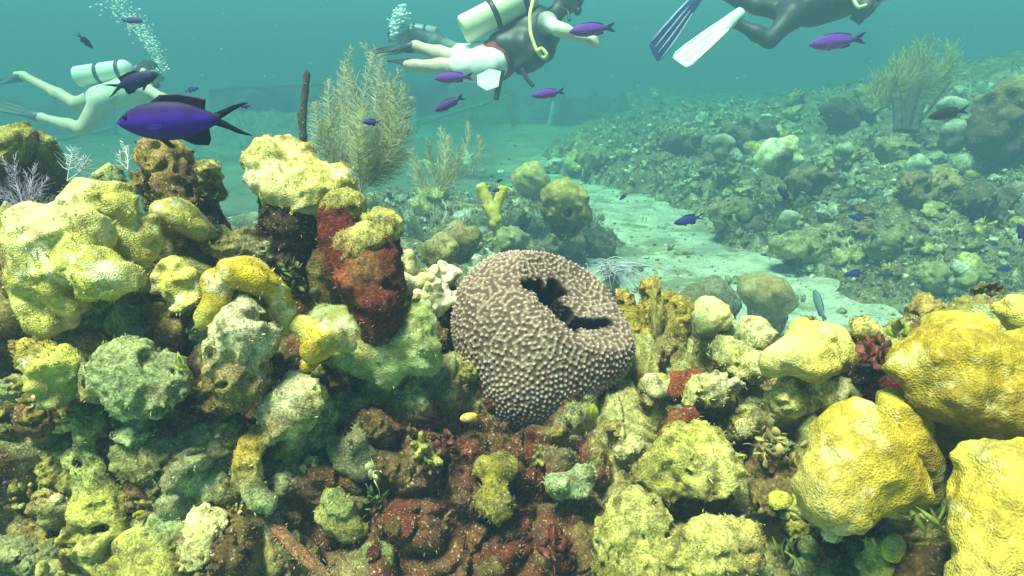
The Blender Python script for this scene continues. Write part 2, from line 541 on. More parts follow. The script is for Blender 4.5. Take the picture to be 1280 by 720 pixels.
# --- the near reef: a ledge whose face fills the lower half of the view
PROF = [  # X, then (y, z relative to the camera) from the foot of the face over the crest to the sand behind
    (-2.2, [(.45, -1.2), (.62, -.72), (.74, -.50), (.84, -.33), (1.10, -.30), (1.45, -.42), (2.0, -.85), (2.9, -1.8)]),
    (-.95, [(.45, -1.2), (.64, -.74), (.78, -.54), (.88, -.36), (1.12, -.33), (1.45, -.46), (2.1, -.90), (2.9, -1.8)]),
    (-.55, [(.48, -1.2), (.66, -.74), (.80, -.56), (.90, -.41), (1.14, -.36), (1.45, -.48), (2.1, -.92), (2.9, -1.8)]),
    (-.30, [(.58, -1.2), (.74, -.80), (.86, -.64), (.98, -.50), (1.20, -.44), (1.50, -.56), (2.1, -.95), (2.9, -1.8)]),
    (-.05, [(.66, -1.25), (.79, -.84), (.90, -.69), (1.02, -.60), (1.25, -.57), (1.50, -.66), (2.1, -1.02), (2.9, -1.8)]),
    (.20, [(.64, -1.25), (.78, -.82), (.90, -.69), (1.02, -.62), (1.25, -.62), (1.50, -.72), (2.0, -1.15), (2.6, -1.8)]),
    (.40, [(.58, -1.2), (.73, -.78), (.86, -.66), (.98, -.57), (1.25, -.60), (1.50, -.74), (1.95, -1.25), (2.4, -1.8)]),
    (.75, [(.40, -1.1), (.56, -.66), (.70, -.57), (.86, -.52), (1.06, -.52), (1.30, -.68), (1.7, -1.2), (2.1, -1.8)]),
    (1.10, [(.40, -1.1), (.55, -.62), (.70, -.54), (.86, -.48), (1.08, -.48), (1.30, -.64), (1.7, -1.2), (2.1, -1.8)]),
    (2.2, [(.40, -1.1), (.55, -.62), (.70, -.54), (.86, -.48), (1.10, -.48), (1.34, -.64), (1.7, -1.2), (2.1, -1.8)]),
]
NU, NV = 770, 385
us = warp(-1.9, 1.9, NU, 0.0, 1.25)
colX = np.array([p[0] for p in PROF])
prof = np.array([p[1] for p in PROF])                     # (cols, 8, 2)
npts = prof.shape[1]
tv = np.interp(np.linspace(0, 1, NV), [0, .06, .76, 1.0], [0, 1.0, 5.0, 7.0])
S0 = np.zeros((NU, NV, 3))
for a in range(2):
    pc = np.stack([np.interp(us, colX, prof[:, k, a]) for k in range(npts)], 1)
    for i in range(NU):
        S0[i, :, 1 + a] = np.interp(tv, np.arange(npts), pc[i])
S0[:, :, 0] = us[:, None]
for _ in range(10):                                        # round the profile's corners
    S0[:, 1:-1] = 0.5 * S0[:, 1:-1] + 0.25 * (S0[:, 2:] + S0[:, :-2])
S0[:, :, 2] += CAM[2]
sv = S0.reshape(-1, 3)
i, j = np.meshgrid(np.arange(NU - 1), np.arange(NV - 1), indexing='ij')
sq = np.stack([i * NV + j, (i + 1) * NV + j, (i + 1) * NV + j + 1, i * NV + j + 1], -1).reshape(-1, 4)
sn = normals(sv, sq)
def reef_disp(v):
    w = v + 0.03 * np.stack([pnoise(v * 9 + 3), pnoise(v * 9 + 41), pnoise(v * 9 + 77)], 1)
    f1, f2, cid = worley(w * 8.5)
    g1, g2, gid = worley(w * 21 + 5.1)
    h1, h2, _ = worley(v * 58 + 1.7)
    d = 0.060 * (0.62 - f1) + 0.030 * sstep(0, 0.25, f2 - f1)
    d += 0.026 * (0.6 - g1) + 0.008 * sstep(0, 0.2, g2 - g1)
    d += 0.007 * (0.6 - h1)
    low = pnoise(v * 4.2 + 8.8)
    d += 0.055 * low - 0.05 * sstep(0.2, 0.5, -pnoise(v * 6.1 + 31))
    d += 0.006 * fbm(v * 70, 3)
    return d, cid, gid
dsp, cid, gid = reef_disp(sv)
edge = sstep(0, 0.04, np.minimum(np.linspace(0, 1, NV), 1 - np.linspace(0, 1, NV)))
dsp = dsp * np.tile(edge, NU) + 0.018
sv = sv + sn * dsp[:, None]
sn = normals(sv, sq)
PAL = np.array([(.20, .18, .06), (.28, .27, .11), (.40, .43, .24), (.17, .13, .05), (.36, .44, .28), (.12, .03, .02), (.30, .30, .12), (.54, .55, .30)])
r1 = _rnd[cid, 0]; r2 = _rnd[gid, 1]
sc_ = PAL[(r1 * len(PAL)).astype(int)] * 0.55 + PAL[(r2 * len(PAL)).astype(int)] * 0.45
ppx, ppy, _d = project(sv)
warpn = 55 * fbm(sv * 7, 3)
cr = np.exp(-(((sv[:, 0] + 0.08) / 0.25) ** 2)) * sstep(1.47, 1.37, sv[:, 2] + 0.02 * warpn / 55)   # red growth under the barrel sponge
cr = np.clip(cr * 1.25 + 0.4 * pnoise(sv * 11 + 4), 0, 1) * (cr > 0.05)
sc_ = mixc(sc_, (.11, .020, .013), np.clip(cr, 0, .88))
bright = sstep(.10, .22, sv[:, 0]) * sstep(.62, .50, sv[:, 0])
sc_ = mixc(sc_, (.42, .41, .17), np.clip(bright * (0.45 + 0.8 * pnoise(sv * 8 + 2)), 0, .8))
lo_ = sstep(-.55, -.75, sv[:, 0])
sc_ = mixc(sc_, (.20, .16, .05), np.clip(lo_ * 0.6, 0, 1))
mar = sstep(0.22, 0.42, pnoise(sv * 13 + 61) + 0.3 * pnoise(sv * 40))
sc_ = mixc(sc_, (.12, .022, .015), mar * 0.8)
sc_ = sc_ * WARM
struct(link('near_reef', mesh_np('near_reef', sv, sq, sc_), M['reef']))
RPX, RPY, RD = project(sv)

def on_reef(px, py, rad=5.0):
    """the nearest point of the near reef seen at a pixel, with its normal"""
    k = np.hypot(RPX - px, RPY - py)
    ok = np.where((k < rad) & (RD > 0.3) & ((sn @ FWD) < 0.25))[0]
    if not len(ok): ok = np.array([np.argmin(k)])
    a = ok[np.argmin(RD[ok])]
    return sv[a], sn[a], RD[a]

# --- the far reefs, on the sand
def seg_dist(x, y, pts):
    """signed distance to an open polyline, positive on its right-hand side"""
    best = np.full(len(x), 1e9); sg = np.ones(len(x))
    for (ax, ay), (bx, by) in zip(pts[:-1], pts[1:]):
        dx, dy = bx - ax, by - ay
        t = np.clip(((x - ax) * dx + (y - ay) * dy) / (dx * dx + dy * dy), 0, 1)
        d = np.hypot(x - ax - t * dx, y - ay - t * dy)
        s = np.where((x - ax) * dy - (y - ay) * dx > 0, 1.0, -1.0)
        m = d < best
        best = np.where(m, d, best); sg = np.where(m, s, sg)
    return best * sg

EDGE_R = [(7.5, 2.6), (3.35, 3.55), (2.62, 3.98), (2.15, 4.65), (1.95, 5.4), (2.1, 6.6), (1.7, 7.9), (0.6, 9.6), (0.6, 13.0), (3.0, 20.0)]
def right_reef_h(x, y):
    p = np.stack([x, y, np.zeros_like(x)], 1)
    d = seg_dist(x, y, EDGE_R[::1]) + 0.34 * pnoise(p * 0.9 + 4) + 0.26 * pnoise(p * 2.7) + .12 * pnoise(p * 6)
    h = SAND - 0.25 + 0.42 * sstep(-0.15, 0.6, d) + 0.14 * np.clip(d, 0, 3) + 0.26 * np.clip(d - 3.0, 0, 5) * sstep(20, 9, y)
    w = p + 0.18 * np.stack([pnoise(p * 2.1 + 7), pnoise(p * 2.1 + 19), 0 * x], 1)
    f1, f2, _ = worley(w * 1.7 + (0, 0, .5)); g1, g2, _ = worley(w * 4.4 + (3, 1, .5)); k1, _, _ = worley(p * 10 + (1, 5, .5))
    m = sstep(-0.2, 0.7, d)
    h = h + m * (0.30 * (0.7 - f1) + 0.13 * (0.62 - g1) + 0.045 * (0.6 - k1) + 0.03 * fbm(p * 7, 3))
    h = h - m * 0.18 * sstep(0.15, 0.5, pnoise(p * 1.3 + 55))
    return h
def reef_col(v):
    n = fbm(v * (2.4, 2.4, 4.0), 4); m = pnoise(v * 9 + 3)
    c = np.tile((.14, .115, .04), (len(v), 1))
    c = mixc(c, (.29, .26, .11), sstep(0.05, 0.45, n + 0.3 * m) * 0.9)
    c = mixc(c, (.085, .055, .025), sstep(0.15, 0.4, pnoise(v * 3.1 + 21)) * 0.8)
    c = mixc(c, (.46, .47, .31), sstep(0.3, 0.55, m + 0.4 * pnoise(v * 23)) * 0.7)
    return c
v, q, c = grid_sheet(warp(0.2, 16, 320, 2.6, 1.5), warp(2.2, 24, 350, 4.0, 1.7), right_reef_h, reef_col)
struct(link('far_reef_slope', mesh_np('far_reef_slope', v, q, c), M['farreef']))

MID = [(0.72, 3.2), (0.55, 4.2), (0.62, 4.9), (1.25, 5.9), (0.95, 6.9), (0.1, 7.6), (-1.2, 7.4), (-3.2, 6.3), (-3.6, 3.5), (-2, 1.4), (0.5, 1.4), (0.72, 3.2)]
def poly_dist(x, y, poly):
    d = np.abs(seg_dist(x, y, poly)); ins = np.zeros(len(x), bool)
    for (ax, ay), (bx, by) in zip(poly[:-1], poly[1:]):
        c_ = ((ay > y) != (by > y)) & (x < (bx - ax) * (y - ay) / (by - ay + 1e-12) + ax)
        ins ^= c_
    return np.where(ins, d, -d)
def mid_reef_h(x, y):
    p = np.stack([x, y, np.zeros_like(x)], 1)
    d = poly_dist(x, y, MID) + 0.12 * pnoise(p * 1.5 + 9) + 0.07 * pnoise(p * 4.2)
    h = SAND - 0.2 + 0.34 * sstep(-0.2, 0.5, d) + 0.10 * np.clip(d, 0, 1.2) + 0.38 * sstep(3.4, 1.9, y) * sstep(-0.1, .7, d)
    w = p + 0.15 * np.stack([pnoise(p * 2.3 + 7), pnoise(p * 2.3 + 19), 0 * x], 1)
    f1, _, _ = worley(w * 2.1 + (0, 0, .5)); g1, _, _ = worley(w * 5.2 + (3, 1, .5)); k1, _, _ = worley(p * 13 + (1, 5, .5))
    m = sstep(-0.2, 0.5, d)
    return h + m * (0.22 * (0.7 - f1) + 0.10 * (0.62 - g1) + 0.035 * (0.6 - k1) + 0.02 * fbm(p * 9, 3))
v, q, c = grid_sheet(warp(-3.9, 1.6, 260, 0.2, 1.2), np.linspace(1.3, 8.0, 290), mid_reef_h, reef_col)
struct(link('middle_reef', mesh_np('middle_reef', v, q, c), M['farreef']))

def reef_at(px, py, fh, d0=1.5, d1=22.0):
    """march the ray of a pixel down onto a height field"""
    d = np.linspace(d0, d1, 900)
    pts = np.stack([P(px, py, a) for a in d])
    below = pts[:, 2] < fh(pts[:, 0], pts[:, 1])
    if not below.any(): return None
    k = int(np.argmax(below))
    return pts[k], d[k]
# ------------------------------------------------------------------ corals and sponges of the near reef
YEL = (.46, .33, .018); GOLD = (.50, .34, .04); LIME = (.43, .41, .11); PALE = (.55, .52, .21); CREAM = (.68, .64, .38); MINT = (.30, .37, .21)
OLIVE = (.19, .17, .04); MAROON = (.10, .012, .010); BROWN = (.12, .07, .028); TAN = (.34, .24, .08); WHITE = (.76, .74, .62)
RUST = (.27, .09, .035); DARK = (.05, .028, .016); GREY = (.25, .25, .16); SAGE = (.25, .30, .13)
LUMPY = [(.018, 13, 'b'), (.009, 32, 'b'), (.004, 80, 'p')]
KNOB = [(.012, 20, 'b'), (.007, 46, 'p'), (.0035, 110, 'p')]
CRUSTY = [(.016, 18, 'w'), (.013, 36, 'b'), (.006, 90, 'p')]
SMOOTH = [(.009, 15, 'p'), (.004, 50, 'p')]
CRUST_V = []

def put(name, s, label, cat, mat='coral', h=.0046, noise=KNOB, base=None, group=None, parent=None, warp=.009):
    s.k *= .55
    v, q, c = s.build(h, noise, warp=warp)
    if h < .006: c = c * WARM
    if mat in ('crust', 'coral', 'red') and h < .006: CRUST_V.append((v, normals(v, q), c))
    base = np.array([v[:, 0].mean(), v[:, 1].mean(), v[:, 2].min()]) if base is None else np.asarray(base)
    o = link(name, mesh_np(name, v - base, q, c), M[mat])
    if parent is not None:
        o.parent = parent; o.location = base - np.array(parent.location)
    else:
        o.location = base
        tag(o, label, cat, group)
    return o

def blob(balls, k=.012, col=None, shrink=.87):
    s = SDF(k)
    for b in balls:
        px, py, r, d = b[:4]
        cc = b[4] if len(b) > 4 else col
        s.ball(P(px, py, d), PX(r, d) * shrink * np.array(b[5] if len(b) > 5 else (1, 1, 1)), cc)
    return s

def rodp(s, p0, d0, r0, p1, d1, r1, col):
    s.cone(P(*p0, d0), P(*p1, d1), PX(r0, d0), PX(r1, d1), col); return s

# --- the barrel sponge in the middle
def ray_hit(s, px, py, d0=.7, d1=1.6):
    d = np.linspace(d0, d1, 700)
    x = np.stack([P(px, py, a) for a in d])
    m = s.eval(x) < 0
    return x[int(np.argmax(m))] if m.any() else P(px, py, d1)

def barrel_sponge():
    C = P(682, 425, 1.20)
    n = np.array((0.40, -0.42, 0.81)); n /= np.linalg.norm(n)      # the way its mouth faces
    s = SDF(.030)
    for (px, py, r, d) in ((632, 380, 50, 1.20), (745, 430, 40, 1.20), (654, 474, 46, 1.16), (684, 415, 68, 1.20), (620, 420, 42, 1.18), (704, 392, 54, 1.26), (650, 386, 56, 1.24), (704, 458, 40, 1.18)):
        s.ball(P(px, py, d), PX(r, d), (1, 0, 0))
    s.ball(P(656, 508, 1.17), PX(24, 1.17), (1, 0, 0))
    # the slanted, slightly dished top, then the slit that opens into the dark inside
    s.ck = .022
    m_ = P(714, 371, 1.19); nt_ = np.array((0.50, -0.36, 0.79)); nt_ /= np.linalg.norm(nt_)
    s.hole(m_ + nt_ * .45, m_ + nt_ * .451, .45, .45)
    deep = [((686, 372), .025), ((700, 386), .022), ((668, 357), .012), ((694, 358), .014), ((678, 364), .017), ((712, 396), .015), ((722, 400), .011), ((732, 403), .0095), ((742, 404), .0095), ((752, 403), .008), ((760, 402), .006)]
    rg = random.Random(5)
    for k_ in range(12):
        px_, py_ = deep[k_ % 7][0]; deep.append(((px_ + rg.uniform(-11, 11), py_ + rg.uniform(-8, 8)), rg.uniform(.004, .0075)))
    hits = [(ray_hit(s, *pp), r) for pp, r in deep]
    s.ck = .009
    for a, r in hits:
        s.hole(a + n * .03, a - n * .17, r, r * 1.1)
    v, q, _ = s.build(.0022, [(.005, 8, 'p')])
    nn = normals(v, q)
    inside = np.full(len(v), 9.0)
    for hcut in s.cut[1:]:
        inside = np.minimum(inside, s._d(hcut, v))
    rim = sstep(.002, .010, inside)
    # conules: an even scatter of points, raised, with low ridges joining neighbours
    order = RS.permutation(len(v)).tolist(); cell = {}; seeds = []; vl = v.tolist()
    for a in order:
        x, y, z = vl[a]; sp = .0097 - .0026 * min(1.0, max(0.0, (1.52 - z) / .10))
        key = (int(x // .0125), int(y // .0125), int(z // .0125)); ok = True
        for dx in (-1, 0, 1):
            for dy in (-1, 0, 1):
                for dz in (-1, 0, 1):
                    for b in cell.get((key[0] + dx, key[1] + dy, key[2] + dz), ()):
                        w = vl[b]
                        if (w[0] - x) ** 2 + (w[1] - y) ** 2 + (w[2] - z) ** 2 < sp * sp: ok = False; break
                    if not ok: break
                if not ok: break
            if not ok: break
        if ok: cell.setdefault(key, []).append(a); seeds.append(a)
    kd = kdtree.KDTree(len(seeds))
    for k_, a in enumerate(seeds): kd.insert(v[a], k_)
    kd.balance()
    sp = [vl[a] for a in seeds]; hgt = np.zeros(len(v)); r0 = _rnd[:, 0].tolist(); r2 = _rnd[:, 2].tolist()
    for a in range(len(v)):
        f = kd.find_n(vl[a], 2)
        d1, d2 = f[0][2], f[1][2]
        peak = math.exp(-(d1 / .0031) ** 2)
        L12 = math.dist(sp[f[0][1]], sp[f[1][1]])
        on = r2[(f[0][1] * 7 + f[1][1] * 7) % 4096]
        rid = math.exp(-((d1 + d2 - L12) / .0022) ** 2) * (0.45 if on > .5 else 0.08) * (1.0 if vl[a][2] > 1.50 else 0.35)
        hgt[a] = max(peak * (0.8 + 0.4 * r0[f[0][1] % 4096]), rid)
    hgt *= (0.25 + 0.75 * rim)
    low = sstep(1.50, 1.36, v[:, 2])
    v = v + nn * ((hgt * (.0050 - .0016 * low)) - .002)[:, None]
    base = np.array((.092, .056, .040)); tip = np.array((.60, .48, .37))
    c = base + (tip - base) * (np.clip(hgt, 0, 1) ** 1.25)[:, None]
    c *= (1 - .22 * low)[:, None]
    c = mixc(c, (.016, .008, .006), 1 - rim)  # near-black lining: brown tissue plus the mouth's shade put into the colour
    loc = np.array([C[0] - .03, C[1], v[:, 2].min()])
    root = empty('barrel_sponge', loc)
    tag(root, 'large knobbly pinkish brown barrel sponge with a dark slit mouth', 'sponge')
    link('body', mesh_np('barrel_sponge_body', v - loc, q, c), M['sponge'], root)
    return root
barrel_sponge()

# --- left: tall lobed coral and its neighbours
put('lobed_coral', blob([(60, 288, 44, .86, CREAM), (46, 312, 38, .86, PALE), (84, 318, 44, .86, LIME), (120, 340, 36, .85, LIME), (150, 342, 20, .84, PALE), (78, 362, 30, .87, LIME), (100, 290, 36, .88, PALE),
                         (40, 350, 28, .87, LIME), (34, 384, 20, .87, PALE), (54, 408, 18, .87, LIME), (70, 392, 22, .89, SAGE),
                         (106, 250, 34, .93, CREAM), (142, 260, 38, .94, LIME), (166, 284, 32, .95, PALE), (176, 312, 22, .96, LIME), (132, 290, 40, .96, LIME), (186, 345, 14, .97, SAGE),
                         (128, 392, 40, .99, SAGE), (92, 400, 34, .99, OLIVE), (160, 375, 26, 1.0, OLIVE)], .006),
    'tall pale lime coral of fused lobes, the biggest at the far left', 'coral', noise=[(.012, 17, 'b'), (.007, 40, 'p'), (.003, 90, 'p')], warp=.005)
put('coral_lobe', blob([(226, 358, 24, .93, LIME), (212, 345, 20, .94, LIME), (236, 372, 20, .93, PALE), (205, 385, 22, .99, OLIVE), (215, 410, 22, 1.0, OLIVE)], .01),
    'small pale yellow coral lobe hanging just right of the tall pale lime coral', 'coral')
put('coral_shelf', blob([(82, 455, 28, .84, LIME), (66, 470, 24, .84, LIME), (80, 490, 22, .85, SAGE), (96, 470, 20, .85, SAGE), (54, 446, 16, .84, YEL), (60, 478, 20, .90, OLIVE)], .010),
    'lime green drooping coral flap below the tall pale lime coral', 'coral')
put('crusted_coral', blob([(172, 458, 44, .86, MINT), (150, 468, 34, .85, MINT), (196, 462, 32, .86, MINT), (180, 490, 34, .85, MINT), (140, 490, 22, .85, TAN), (172, 485, 36, .93, OLIVE), (205, 478, 16, .84, GREY)], .010),
    'round mint green crusted coral knob beneath the tall pale lime coral', 'coral', mat='crust', noise=CRUSTY)
s = blob([(318, 352, 32, .88, YEL), (294, 350, 22, .88, YEL), (342, 365, 22, .89, YEL), (346, 395, 20, .90, LIME), (345, 415, 16, .91, LIME), (268, 378, 22, .88, YEL), (252, 396, 18, .88, LIME), (270, 362, 16, .88, YEL),
          (300, 372, 24, .93, LIME), (320, 400, 30, .97, OLIVE)], .010)
put('arched_coral', s, 'bright yellow coral bent like an arch over a white crusted knob', 'coral', noise=[(.005, 24, 'p'), (.003, 70, 'p')])
put('crusted_rock', blob([(292, 418, 30, .87, WHITE), (284, 432, 30, .87, CREAM), (308, 430, 28, .87, WHITE), (290, 455, 36, .88, TAN), (300, 475, 34, .89, OLIVE), (280, 480, 28, .90, BROWN), (310, 390, 12, .88, GREY)], .010),
    'white and olive crusted rock knob under the bright yellow arch', 'rock', mat='crust', noise=CRUSTY)
put('coral_fingers', blob([(388, 452, 22, .90, YEL), (395, 436, 22, .90, YEL), (412, 430, 16, .91, PALE), (422, 436, 14, .92, MINT), (366, 416, 20, .91, LIME), (374, 428, 18, .91, LIME), (384, 466, 14, .93, YEL), (395, 445, 22, .97, OLIVE)], .008),
    'short yellow and white coral fingers between the yellow arch and the green plate', 'coral', noise=SMOOTH)
# plate coral under the red pillars
s = blob([(452, 412, 54, 1.0, SAGE, (1, .7, .8)), (500, 428, 46, 1.0, SAGE, (1, .7, .9)), (470, 442, 46, .985, MINT, (1, .6, .7)), (522, 396, 28, 1.02, SAGE), (524, 425, 24, 1.0, SAGE), (424, 398, 34, 1.02, MINT, (1, .8, .7)), (436, 444, 34, .985, SAGE), (516, 446, 26, .99, MINT), (480, 458, 28, .99, SAGE), (470, 475, 34, 1.05, OLIVE), (420, 425, 26, 1.0, MINT)], .008)
put('plate_coral', s, 'grey green plate coral spreading below the dark red pillar', 'coral', noise=[(.010, 18, 'p'), (.006, 45, 'p'), (.003, 100, 'p')])
# dark red pillars with yellow caps
root = empty('red_pillar_coral', P(455, 405, 1.0)); tag(root, 'three dark red coral pillars with fuzzy yellow green caps', 'coral')
s = SDF(.010)
rodp(s, (455, 318), .98, 36, (468, 400), .97, 26, MAROON); rodp(s, (478, 330), .97, 24, (474, 405), .97, 20, MAROON)
rodp(s, (425, 268), 1.02, 25, (430, 330), 1.02, 26, MAROON); rodp(s, (482, 290), 1.0, 20, (485, 360), 1.0, 20, MAROON); s.ball(P(445, 345, .94), PX(20, .94), (.24, .05, .03))
rodp(s, (405, 330), 1.02, 18, (408, 380), 1.04, 20, OLIVE); s.ball(P(468, 370, .94), PX(22, .94), MAROON); s.ball(P(470, 410, .97), PX(16, .97), BROWN)
s.ball(P(455, 335, .935), PX(11, .935), TAN)
put('column', s, None, None, mat='red', noise=[(.008, 28, 'b'), (.005, 70, 'p')], parent=root, warp=.004)
for (bl) in ([(418, 258, 19, 1.015, OLIVE), (436, 258, 20, 1.015, LIME), (428, 252, 18, 1.02, PALE)],
             [(470, 279, 17, .99, LIME), (488, 286, 18, .99, PALE), (482, 273, 13, 1.0, LIME)],
             [(436, 300, 16, .955, TAN), (456, 293, 17, .95, PALE), (446, 312, 18, .95, TAN), (470, 300, 12, .95, TAN)]):
    put('cap', blob(bl, .008, None, 1.0), None, None, mat='crust', noise=[(.005, 36, 'b'), (.004, 90, 'p')], parent=root, h=.004, warp=.003)
# cauliflower-headed coral on a dark stalk
root = empty('cauliflower_coral', P(372, 330, 1.12)); tag(root, 'pale yellow cauliflower shaped coral head on a dark brown stalk', 'coral')
s = SDF(.012)
rodp(s, (368, 262), 1.10, 42, (362, 330), 1.14, 40, DARK); rodp(s, (350, 280), 1.08, 20, (352, 330), 1.12, 30, BROWN); rodp(s, (395, 275), 1.1, 22, (400, 350), 1.14, 30, (.12, .06, .04))
put('stalk', s, None, None, mat='crust', noise=CRUSTY, parent=root)
put('head', blob([(366, 198, 27, 1.10, CREAM), (340, 208, 30, 1.08, PALE), (326, 225, 22, 1.07, WHITE), (392, 205, 24, 1.09, PALE), (414, 222, 27, 1.06, LIME), (352, 235, 30, 1.05, CREAM), (380, 232, 32, 1.05, PALE),
                  (405, 245, 22, 1.06, PALE), (430, 240, 13, 1.08, WHITE), (330, 250, 14, 1.06, PALE), (368, 182, 15, 1.1, LIME), (384, 184, 14, 1.1, TAN), (322, 206, 14, 1.09, OLIVE), (345, 186, 13, 1.1, LIME)], .007),
    None, None, mat='coral', noise=[(.009, 26, 'b'), (.004, 70, 'p')], parent=root, h=.0042)
# brown knob and round plate at the upper left
put('brown_coral', blob([(200, 205, 32, 1.08, TAN), (186, 195, 26, 1.08, TAN), (212, 230, 28, 1.07, BROWN), (225, 255, 18, 1.06, BROWN), (172, 222, 16, 1.1, TAN), (196, 184, 20, 1.08, (.42, .33, .12)), (200, 250, 22, 1.12, OLIVE), (190, 290, 26, 1.14, BROWN), (215, 320, 30, 1.16, DARK)], .012),
    'tall fuzzy brown coral knob right of the tall pale lime coral', 'coral', mat='crust', noise=CRUSTY)
R_ = Matrix.Rotation(radians(32), 3, 'Y') @ Matrix.Rotation(radians(-30), 3, 'X')
s = SDF(.008); s.ball(P(228, 280, 1.04), PX(42, 1.04) * np.array((1, .85, .42)), LIME, np.array(R_)); s.ball(P(208, 268, 1.07), PX(24, 1.07), LIME); s.ball(P(220, 300, 1.1), PX(22, 1.1), BROWN)
put('disc_coral', s, 'smooth tilted lime coral disc under the tall fuzzy brown knob', 'coral', noise=SMOOTH)
put('coral_bush', blob([(256, 226, 20, 1.22, OLIVE), (268, 218, 14, 1.2, PALE), (246, 240, 22, 1.24, BROWN), (270, 240, 16, 1.22, OLIVE), (258, 270, 22, 1.26, DARK), (264, 300, 26, 1.28, BROWN)], .008),
    'small olive coral clump behind the lime disc, right of the fuzzy brown knob', 'coral', mat='crust', noise=CRUSTY)
put('ledge_rock', blob([(300, 312, 24, 1.08, (.42, .36, .16)), (325, 318, 16, 1.06, GREY), (290, 325, 26, 1.1, BROWN), (278, 318, 14, 1.06, OLIVE), (318, 335, 22, 1.1, DARK)], .010),
    'small holed rock ledge left of the cauliflower coral stalk', 'rock', mat='crust', noise=CRUSTY)
put('coral_mound', blob([(8, 190, 28, 1.35, OLIVE), (12, 178, 22, 1.33, (.36, .34, .10)), (-10, 200, 26, 1.36, BROWN), (5, 230, 30, 1.4, BROWN), (4, 265, 34, 1.4, DARK)], .012),
    'olive topped coral mound cut by the left picture edge', 'coral', mat='crust', noise=LUMPY)
put('coral_mound', blob([(46, 195, 17, 1.38, OLIVE), (50, 188, 13, 1.37, (.36, .34, .10)), (48, 220, 22, 1.4, BROWN), (50, 250, 26, 1.42, DARK)], .010),
    'smaller olive topped mound just right of the mound at the left edge', 'coral', mat='crust', noise=LUMPY)
put('coral_cluster', blob([(128, 212, 11, 1.3, PALE), (140, 216, 10, 1.28, MINT), (120, 222, 12, 1.3, MINT), (146, 226, 10, 1.28, SAGE), (132, 235, 20, 1.32, OLIVE), (132, 265, 26, 1.34, DARK)], .005),
    'cluster of small mint coral balls behind the tall pale lime coral', 'coral', mat='crust', noise=KNOB)
put('speckled_coral', blob([(358, 503, 32, .92, WHITE), (345, 512, 26, .92, CREAM), (378, 510, 26, .92, PALE), (360, 525, 32, .93, MINT), (340, 530, 14, .90, (.50, .24, .04)), (395, 520, 22, .96, SAGE), (365, 545, 30, .97, OLIVE)], .010),
    'white speckled coral knob with an orange spot, below the yellow fingers', 'coral', mat='crust', noise=KNOB)
# mint plates low on the left
root = empty('mint_plate_coral', P(170, 690, .90)); tag(root, 'large mint green plate coral with a pale ridge, low at the left', 'coral')
put('plate', blob([(200, 625, 52, .90, MINT, (1, .5, .6)), (235, 640, 34, .91, MINT, (.8, .5, 1)), (205, 665, 44, .88, MINT, (1, .5, .9)), (160, 690, 44, .86, LIME, (1, .6, .8)), (180, 720, 46, .85, LIME), (235, 690, 26, .9, MINT)], .010), None, None, mat='crust', noise=[(.006, 24, 'p'), (.003, 80, 'p')], parent=root)
s = SDF(.006); rodp(s, (116, 540), .88, 13, (120, 600), .87, 16, SAGE); rodp(s, (120, 600), .87, 13, (142, 680), .86, 15, LIME); s.ball(P(92, 650, .85), PX(19, .85), LIME); s.ball(P(104, 610, .88), PX(15, .88), SAGE); s.ball(P(104, 690, .84), PX(18, .84), PALE); s.ball(P(135, 712, .84), PX(22, .84), LIME); s.ball(P(122, 530, .89), PX(15, .89), OLIVE); s.ball(P(90, 580, .89), PX(12, .89), SAGE)
put('ridge', s, None, None, mat='crust', noise=KNOB, parent=root)
put('grey_ledge', blob([(215, 560, 44, .90, GREY, (1, .7, .6)), (255, 545, 36, .92, (.38, .40, .24), (1, .7, .8)), (175, 575, 30, .89, SAGE), (280, 535, 24, .94, OLIVE), (200, 582, 36, .9, OLIVE)], .010),
    'grey green rock ledge right above the mint plate coral', 'rock', mat='crust', noise=CRUSTY)
put('crust_finger', (lambda s: rodp(rodp(s, (318, 545), .92, 14, (322, 600), .90, 13, (.45, .33, .06)), (322, 600), .9, 12, (335, 625), .89, 15, MINT))(SDF(.008)), 'yellow crusted finger pointing down between grey ledge and white speckled knob', 'coral', mat='crust', noise=KNOB)
put('rope_sponge', (lambda s: rodp(rodp(rodp(s, (330, 632), .92, 7, (352, 668), .90, 8, (.30, .16, .12)), (352, 668), .90, 8, (378, 695), .885, 9, (.36, .15, .10)), (378, 695), .885, 9, (412, 735), .87, 10, (.32, .18, .12)))(SDF(.004)), 'thin pinkish rope sponge slanting down at the bottom edge', 'sponge', mat='crust', h=.003, noise=[(.002, 60, 'p')])
put('coral_stump', blob([(447, 555, 26, .98, GREY), (430, 560, 18, .98, SAGE), (455, 575, 20, .98, GREY), (445, 570, 26, 1.03, OLIVE)], .008), 'round grey coral stump right of the white speckled knob', 'coral', mat='crust', noise=KNOB)
put('coral_stump', blob([(425, 625, 20, .96, SAGE), (432, 650, 22, .96, OLIVE), (415, 640, 18, .96, (.40, .38, .14)), (428, 640, 26, 1.0, BROWN)], .008), 'olive green coral stump above the pink rope sponge', 'coral', mat='crust', noise=KNOB)
put('coral_stump', blob([(465, 690, 24, .96, SAGE), (455, 705, 18, .95, LIME), (470, 700, 26, 1.0, OLIVE)], .008), 'lime green coral stump at the bottom edge right of the rope sponge', 'coral', mat='crust', noise=KNOB)

